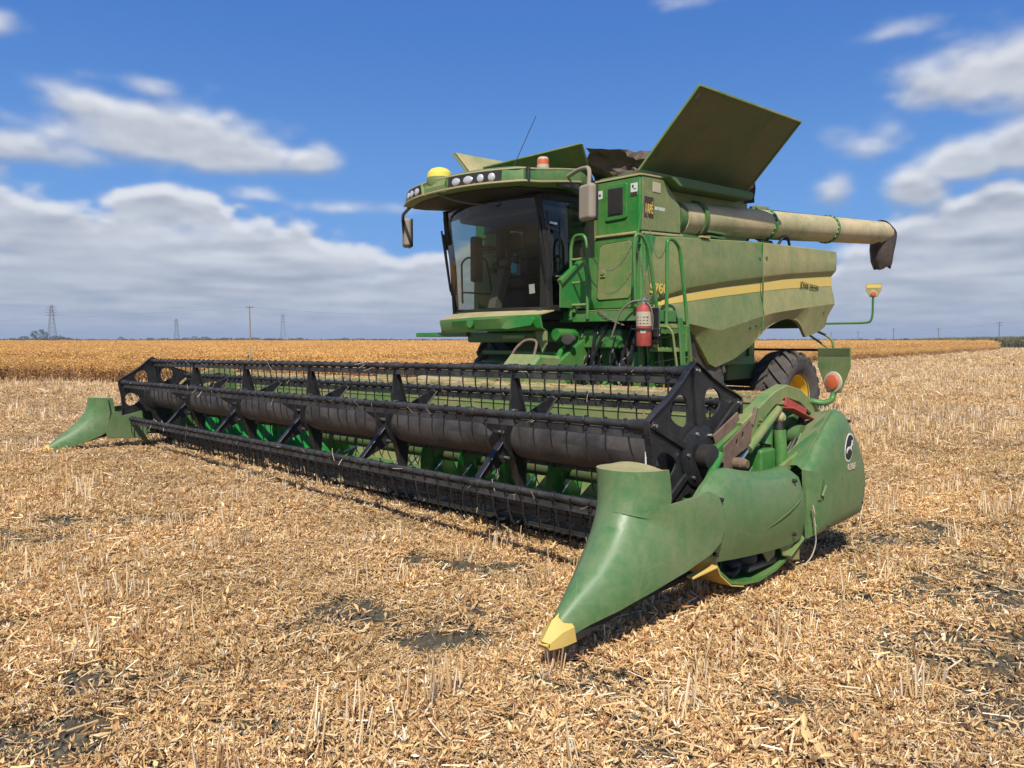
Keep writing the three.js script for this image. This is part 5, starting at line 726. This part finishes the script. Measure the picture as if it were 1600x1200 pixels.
// --- under the cab: feeder house, dark machinery, hoses, lamps
const fh = mesh('feeder_house', [plateX([[-.66, .98], [-.66, .30], [-2.7, .65], [-2.7, 1.36], [-1.95, 1.24]], -.68, .68, .015)], M.darkG, cmb);
mesh('feeder_top', [plateX([[-1.0, 1.065], [-1.9, 1.25], [-1.9, 1.235], [-1.0, 1.05]], -.69, .69, .003)], M.lid, fh);
mesh('feeder_face', [bb(-.95, .95, 1.02, 1.10, -.80, -.66, .015), bb(-.98, -.72, .30, 1.12, -.84, -.68, .015), bb(.72, .98, .30, 1.12, -.84, -.68, .015)], M.greenD, fh);
mesh('chaff_heap', [(() => { const rows = []; for (let i = 0; i <= 14; i++) { const row = []; for (let k = 0; k <= 8; k++) { const x = -.6 + i * .1, z = -.70 - k * .05; row.push([x, 1.06 - (z + .7) * .10 + .02 * fbm2(x * 9, z * 9, 3), z]); } rows.push(row); } return grid(rows, false, 1); })()], M.tan, fh);
const gb = mesh('drive_cover', [plateX([[-.86, .86], [-.86, 1.22], [-1.05, 1.40], [-1.38, 1.38], [-1.52, 1.0], [-1.45, .60], [-.95, .60]], 1.06, 1.52, .03)], M.greenD, fh); mesh('cover_sticker', [bb(1.30, 1.40, 1.08, 1.20, -.861, -.852, 0).rotateZ(.0), bb(1.33, 1.45, .98, 1.03, -.861, -.852, 0)], M.white, gb);
mesh('coupler_block', [bb(.95, 1.2, 1.15, 1.3, -1.25, -1.05, .02), pipe([[.92, 1.20, -1.2], [.86, 1.42, -1.28], [.95, 1.56, -1.40], [1.1, 1.55, -1.45], [1.16, 1.3, -1.3]], .016, .12)], M.rust, fh);
mesh('underworks', [bb(.75, 1.35, .70, 1.70, -3.1, -2.45, .05), bb(.8, 1.6, 1.45, 1.68, -2.9, -2.3, .03), bb(1.0, 1.65, 1.0, 1.35, -2.9, -2.6, .05), rod([.9, 1.62, -1.95], [.9, 1.62, -2.4], .07), bb(-.9, .9, 1.52, 1.66, -2.6, -2.1, .03), bb(-.7, .7, 1.36, 1.42, -2.3, -2.2, .02), rod([1.30, .82, -2.62], [1.75, .86, -2.60], .10), plateX([[-2.4, .55], [-2.3, .95], [-2.5, 1.2], [-2.8, 1.1], [-2.8, .6]], 1.2, 1.5, .02)], M.green, cmb);
mesh('green_frame', [bar([.95, 1.70, -2.24], [1.85, 1.62, -2.24], .05, .09, [0, 0, 1]), bar([1.02, 1.66, -2.22], [1.30, 1.10, -2.10], .05, .06), bar([1.55, 1.66, -2.24], [1.30, 1.12, -2.16], .05, .06), plateZ([[1.15, 1.64], [1.85, 1.60], [1.85, 1.50], [1.32, 1.52]], -2.24, -2.20, .006), bb(1.58, 1.72, .6, 1.6, -2.36, -2.30, .01), bb(.92, 1.0, .9, 1.65, -2.2, -2.12, .01), bar([.76, 1.62, -1.9], [.96, 1.30, -1.5], .06, .06), plateX([[-1.52, 1.0], [-1.9, 1.2], [-2.1, 1.55], [-1.9, 1.58], [-1.45, 1.30]], .98, 1.04, .008)].map((g) => g.translate(0, 0, -.42)), M.green, cmb);
mesh('hydraulic_block', [bb(1.0, 1.2, 1.28, 1.40, -2.6, -2.5, .02), rod([1.42, 1.2, -2.62], [1.42, 1.42, -2.62], .05, .05, 14), rod([1.62, 1.2, -2.6], [1.62, 1.40, -2.6], .05, .05, 14)], M.blackP, cmb);
mesh('gearbox', [bb(1.15, 1.55, .55, .98, -2.35, -2.05, .05), rod([1.35, .75, -2.02], [1.35, .75, -2.1], .13, .13, 18)], M.drum, cmb);
{ const r = rng(31), hs = []; for (let i = 0; i < 26; i++) { const x = .95 + r() * .85, z = -2.28 - r() * .25; hs.push(spline([[x, 1.72, z], [x + (r() - .5) * .3, 1.45 - r() * .2, z + .1 * r()], [x + (r() - .5) * .4, 1.15 - r() * .2, z + .15 * r()], [x + (r() - .5) * .5, .85 - r() * .2, z - .1]], .012 + r() * .008, 14, 6)); } mesh('hose_bundle', hs, M.hose, cmb);
  const ft = []; for (let i = 0; i < 26; i++) { const x = .95 + r() * .85, y = .9 + r() * .85, z = -2.25 - r() * .12; ft.push(rod([x, y, z], [x + (r() - .5) * .05, y - .02 - r() * .03, z + .02], .006 + r() * .005, .006, 6)); } mesh('hose_fitting', ft, M.chainM, cmb); }
mesh('underlamp', [at(lathe([[0, .02], [.075, .01], [.08, -.01], [.07, -.05], [0, -.06]], 'z', 18).scale(1.2, .8, 1), 1.05, 1.56, -2.0)], M.pad, cmb);
mesh('hanging_bracket', [plateZ([[.66, 1.66], [.86, 1.66], [.86, 1.50], [.80, 1.40]], -1.86, -1.83, .004), bb(.25, .62, 1.57, 1.615, -1.72, -1.69, .012)], M.greenD, cmb);
mesh('side_step', [bb(-2.0, -.85, 1.60, 1.66, -2.55, -2.05, .01), bb(-1.62, -.9, 1.76, 1.84, -2.45, -2.2, .01)], M.green, cmb);
mesh('side_lamp', [bb(-1.42, -1.28, 1.62, 1.74, -2.18, -2.05, .03)], M.red, cmb);
// --- rear: lamp arms, mudguards
{
  const ra = mesh('rear_marker_arm', [pipe([[1.30, 1.83, -8.0], [1.95, 1.83, -8.0], [2.12, 1.84, -8.0], [2.15, 1.95, -8.0], [2.15, 2.28, -8.0]], .018, .08, 10)], M.green, cmb), put = (g) => g.rotateY(.45).translate(2.155, 2.31, -8.0);
  mesh('marker_plate', [put(plateZ([[-.115, .145], [-.115, .04], [-.055, -.07], [.055, -.07], [.115, .04], [.115, .145]], -.006, .006, .002))], M.panelR, ra); mesh('marker_band', [put(plateZ([[-.105, .075], [.105, .075], [.105, .13], [-.105, .13]], .0065, .010, 0))], M.stripe, ra);
  const lp = mesh('marker_lamp_housing', [put(at(lathe([[0, 0], [.055, 0], [.05, .02], [0, .024]], 'z', 20), 0, -.02, .006))], M.cream, ra); mesh('marker_lamp', [put(at(lathe([[0, 0], [.042, 0], [.034, .016], [0, .022]], 'z', 20), 0, -.02, .028))], M.orange, lp);
  mesh('rear_brace', [pipe([[1.25, 1.72, -7.9], [1.45, 1.62, -7.95], [1.52, 1.55, -7.98], [1.53, 1.37, -8.0]], .020), rod([1.18, 1.64, -7.85], [1.50, 1.38, -8.0], .018), bb(1.42, 1.64, 1.35, 1.38, -8.06, -7.94, .008)], M.greenD, cmb);
  mesh('rear_crossbar', [bb(-.6, 1.55, 1.37, 1.41, -7.95, -7.90, .006), bb(-1.0, 1.0, .80, 1.0, -6.95, -6.75, .03)], M.dark, cmb);
}
// --- fire extinguisher strapped to the platform corner
{
  const fx = group('fire_extinguisher', scene, [2.03, 1.485, -2.16]); ud(fx, 'red fire extinguisher with white label strapped beside the boarding ladder', 'extinguisher');
  mesh('cylinder', [lathe([[0, 0], [.080, 0], [.086, .012], [.086, .40], [.075, .435], [.035, .455], [.030, .47], [0, .47]], 'y', 28)], M.red, fx);
  const lb = []; for (const [a, b] of [[.22, .375]]) { const rows = []; for (let i = 0; i <= 14; i++) { const t = -1.25 + i * .18 + .7; rows.push([[.0872 * Math.sin(t), a, .0872 * Math.cos(t)], [.0872 * Math.sin(t), b, .0872 * Math.cos(t)]]); } lb.push(grid(rows, false, 1)); } const lm = mesh('label', lb, M.cream, fx);
  { const r = rng(8), pr = []; for (let i = 0; i < 12; i++) { const t = -.2 + (i % 4) * .42, y = .245 + Math.floor(i / 4) * .035; pr.push(new THREE.BoxGeometry(.012 + r() * .018, .004 + r() * .010, .002).translate(0, y, .0882).rotateY(t)); } mesh('label_print', pr, M.dark, lm); }
  mesh('small_label', [new THREE.BoxGeometry(.055, .03, .003).translate(0, .155, .0868).rotateY(.55)], M.cream, fx);
  mesh('valve', [rod([0, .465, 0], [0, .52, 0], .022), bar([-.02, .52, .01], [.12, .545, .03], .025, .012), bar([-.02, .495, .01], [.10, .505, .04], .022, .012)], M.chrome, fx);
  mesh('hose', [spline([[-.02, .50, .02], [-.14, .48, .06], [-.27, .36, .09], [-.33, .20, .10], [-.37, .10, .10]], .012, 24, 8), spline([[.02, .49, .02], [.10, .44, .03], [.12, .30, .0], [.10, .18, -.02]], .008, 16, 6)], M.chainM, fx);
  mesh('strap', [lathe([[.088, .165], [.091, .165], [.091, .195], [.088, .195]], 'y', 24), bar([-.2, .19, -.03], [.22, .185, -.03], .02, .015)], M.blackP, fx);
  mesh('bracket', [bb(-.05, .12, .02, .42, -.12, -.095, .008)], M.black, fx);
}
// ---------------------------------------------------------------- far things: poles, pylons, trees, rough grass
const farMat = { steel: flat(.20, .22, .24, .7), wood: flat(.15, .13, .11, .9) };
function polar(u, d) { const l = (u - 800) / 1210.77; return wx(l * d, d); }
{
  // single poles at the right, a taller one at the left
  const list = [[1559.6, 330, 9.6, 'largest of the utility poles along the far right'], [1465, 470, 9.2, 'utility pole second from the right edge'], [1395, 500, 9.6, 'utility pole third from the right edge, right of the rear lamp plate'], [1339.6, 610, 9.0, 'utility pole fourth from the right, under the rear lamp arm'], [1297.6, 700, 9.4, 'utility pole farthest left of the right hand row'], [392, 165, 8.9, 'tall utility pole standing behind the far half of the header']];
  const tops = [];
  list.forEach(([u, d, h, label], i) => { const [x, z] = polar(u, d), p = group('utility_pole', scene, [x, 0, z]), k = 1 + d * .0012; ud(p, label, 'pole', 'utility poles beyond the field');
    mesh('post', [rod([0, -.3, 0], [i === 5 ? -.15 : 0, h, 0], .15 * k, .10 * k, 10)], i === 5 ? M.wood : farMat.wood, p);
    const a = RGT.clone().multiplyScalar(1.2), arms = i === 5 ? [h - .35] : [h - .5, h - 1.5]; for (const y of arms) { const w = i === 5 ? .6 : 1; mesh('crossarm', [bar([-a.x * w, y, -a.z * w], [a.x * w, y, a.z * w], .11 * k, .12 * k)], farMat.wood, p); }
    mesh('insulator', [-1, 0, 1].map((s) => at(lathe([[0, 0], [.06 * k, 0], [.04 * k, .12], [.06 * k, .16], [0, .3]], 'y', 8), a.x * s * (i === 5 ? .5 : .9), arms[0] + .06, a.z * s * (i === 5 ? .5 : .9))), farMat.steel, p);
    tops.push([x, h - .2, z]); });
  const wire = (a, b, sag, r, label) => { const pts = []; for (let i = 0; i <= 12; i++) { const t = i / 12; pts.push([lerp(a[0], b[0], t), lerp(a[1], b[1], t) - sag * 4 * t * (1 - t), lerp(a[2], b[2], t)]); } const m = mesh('power_line', [spline(pts, r, 24, 4)], farMat.steel, scene); ud(m, label, 'wire'); };
  const [rx, rz] = polar(1900, 300); wire(tops[0], [rx, 9, rz], 1.2, .03, 'thin wire running off the right edge from the largest pole'); wire(tops[0], tops[1], 1.0, .03, 'thin wire between the two rightmost poles'); wire(tops[1], tops[2], 1.0, .03, 'thin wire between second and third pole from the right');
  const [lx, lz] = polar(720, 175); wire(tops[5], [lx, 7.6, lz], .8, .016, 'thin wire from the tall left pole towards the cab'); const [l2, m2] = polar(-300, 330); wire(tops[5], [l2, 9, m2], 1.5, .020, 'thin wire from the tall left pole off the left edge');
}
{
  const list = [[83, 900, 43, 'leftmost lattice pylon beside the rounded tree', 5], [277, 1180, 35, 'middle lattice pylon of three, left of the wooden pole', 3], [443, 1150, 41, 'rightmost lattice pylon of three, right of the wooden pole', 1]];
  for (const [u, d, H, label, kind] of list) {
    const [x, z] = polar(u, d), p = group('lattice_pylon', scene, [x, 0, z]), r = .17 + d * .00011, gs = [], w = (t) => lerp(H * .115, H * .022, Math.pow(t, .75)); p.rotation.y = YAW + .25; ud(p, label, 'pylon', 'pylons on the horizon');
    const c = (t, k) => { const s = w(t); return [[-s, t * H, -s], [s, t * H, -s], [s, t * H, s], [-s, t * H, s]][k % 4]; };
    const legs = []; for (let k = 0; k < 4; k++) for (let i = 0; i < 6; i++) legs.push(rod(c(i / 6, k), c((i + 1) / 6, k), r, r, 4)); mesh('leg', legs, farMat.steel, p);
    for (let i = 0; i < 9; i++) { const a = i / 9, b = (i + 1) / 9; for (let k = 0; k < 4; k++) { gs.push(rod(c(a, k), c(b, k + 1), r * .6, r * .6, 3), rod(c(a, k + 1), c(b, k), r * .6, r * .6, 3)); } } mesh('bracing', gs, farMat.steel, p);
    const n = kind === 1 ? 3 : kind === 3 ? 3 : 4; for (let i = 0; i < n; i++) { const y = H * (.70 + i * .29 / n + .02), s = H * (kind === 1 ? .10 : .135); mesh('crossarm', [rod([-s, y, 0], [s, y, 0], r * 1.1, r * 1.1, 4), rod([-s, y, 0], [0, y + H * .03, 0], r * .6, r * .6, 3), rod([s, y, 0], [0, y + H * .03, 0], r * .6, r * .6, 3)], farMat.steel, p); }
  }
}
{
  const leafMat = new THREE.MeshStandardMaterial({ vertexColors: true, roughness: .9 });
  const rough = (name, geos, list, label, cat) => { const g = group(name, scene); ud(g, label, cat, null, 'stuff'); scatter(g, name + '_tuft', geos, list); };
  const tree = (u, d, w, h, label, seed) => { const [x, z] = polar(u, d), t = group('field_tree', scene, [x, 0, z]), q = rng(seed), s = soup(); ud(t, label, 'tree', 'trees on the left horizon');
    for (let i = 0; i < 420; i++) { const a = q() * 6.28, e = Math.acos(1 - 2 * q()), rr = .62 + .38 * q() + .22 * (vn3(Math.cos(a) * 2 + seed, e * 2, Math.sin(a) * 2) - .5), px = Math.sin(e) * Math.cos(a) * w * .5 * rr, pz = Math.sin(e) * Math.sin(a) * w * .5 * rr, py = h * .58 + Math.cos(e) * h * .42 * rr; const k = .7 + q() * .6; s.leaf([px, Math.max(.3, py), pz], q() * 6.28, (q() - .5) * 2, w * .10 * (.6 + q()), w * .035, w * .01, [.050 * k, .075 * k, .030 * k]); }
    const m = new THREE.Mesh(s.geo(), leafMat); m.name = 'crown'; m.castShadow = m.receiveShadow = true; t.add(m); mesh('trunk', [rod([0, -.2, 0], [0, h * .6, 0], w * .035, w * .015, 7)], farMat.wood, t); };
  const T = [[64, 760, 16.5, 11.8, 'large rounded dark tree on the left horizon'], [39, 800, 11, 6, 'low tree just left of the large rounded tree'], [90, 820, 15, 6.6, 'low spreading tree under the leftmost pylon'], [104, 860, 12, 5, 'small tree right of the leftmost pylon'], [190, 900, 7, 6.4, 'lone small tree between leftmost and middle pylon'], [236, 950, 11, 5.2, 'low bushy tree just left of the middle pylon'], [255, 980, 9, 4.8, 'tiny tree close to the middle pylon, on its left'], [291, 980, 9, 5.6, 'small tree just right of the middle pylon'], [305, 960, 8, 7.6, 'upright narrow tree second right of the middle pylon'], [322, 960, 14, 5.8, 'wide low tree halfway between middle pylon and wooden pole'], [351, 980, 10, 5.4, 'small tree left of the tall wooden pole'], [398, 980, 7, 5.8, 'small tree touching the tall wooden pole'], [470, 960, 11, 5.2, 'low tree right of the rightmost pylon'], [540, 1000, 12, 5, 'low tree far right of the pylons, nearest the cab']];
  T.forEach((a, i) => tree(...a, 40 + i));
  // low scrub along the far edge of the crop, tall rough grass at the right
  const r = rng(63);
  const tuft = (seed, h, c0, c1, n, blade) => { const q = rng(seed), s = soup(); for (let i = 0; i < n; i++) { const a = q() * 6.28, d = q() * h * .5, k = q(), c = mix3(c0, c1, k), x = Math.cos(a) * d, z = Math.sin(a) * d; if (blade) s.stick([x, 0, z], [x + (q() - .5) * h * .4, h * (.5 + q() * .6), z + (q() - .5) * h * .4], h * .012, c, h * .004); s.leaf([x, h * (.1 + q() * .6), z], q() * 6.28, .3 + q(), h * .4, h * .05, h * .03, c); } return s.geo(); };
  const scrub = Array.from({ length: 5 }, (_, i) => tuft(800 + i, 2.2, [.045, .055, .026], [.13, .11, .055], 50, false)), l1 = [];
  for (let i = 0; i < 5200; i++) { const u = -120 + r() * 1860, d = 420 + r() * 240, [x, z] = polar(u, d); const k = .7 + .6 * r(); l1.push({ x, y: 0, z, s: .6 + r() * .9 * (fbm2(x * .02, z * .02, 2) + .3), ry: r() * 6.28, c: [k, k, k] }); }
  rough('scrub', scrub, l1, 'dark low scrub strip along the horizon beyond the crop', 'scrub');
  const grass = Array.from({ length: 6 }, (_, i) => tuft(820 + i, 1.7, [.10, .115, .038], [.26, .23, .11], 34, true)), l2 = [];
  for (let i = 0; i < 9000; i++) { const t = Math.pow(r(), .8), u = 1760 - t * 640, d = lerp(112, 330, Math.pow(t, 1.2)) + r() * 55, [x, z] = polar(u, d); if (inPoly(x, z, cropPoly)) continue; const k = .75 + .5 * r(); l2.push({ x, y: 0, z, s: .75 + r() * .7, ry: r() * 6.28, c: [k, k, k] }); }
  rough('tall_grass', grass, l2, 'tall greenish rough grass bordering the field on the right', 'grass');
  // one pale dry weed stalk sticking up at the crop edge
  const [wx0, wz0] = polar(392, 22), ws = group('dry_weed', scene, [wx0, 0, wz0]); ud(ws, 'tall pale dry weed stalk rising behind the header reel', 'weed');
  mesh('stalk', [spline([[0, 0, 0], [-.02, .55, 0], [-.06, .95, 0], [.06, 1.42, .02]], (t) => .03 - .02 * t, 16, 6)], M.cream, ws); mesh('leaf', [spline([[-.06, .9, 0], [-.10, 1.05, .03], [-.04, 1.15, .05]], .018, 10, 5)], M.greenD, ws);
}
scene.fog = new THREE.FogExp2(new THREE.Color().setRGB(.36, .43, .53), .00035);
renderer.render(scene, camera);
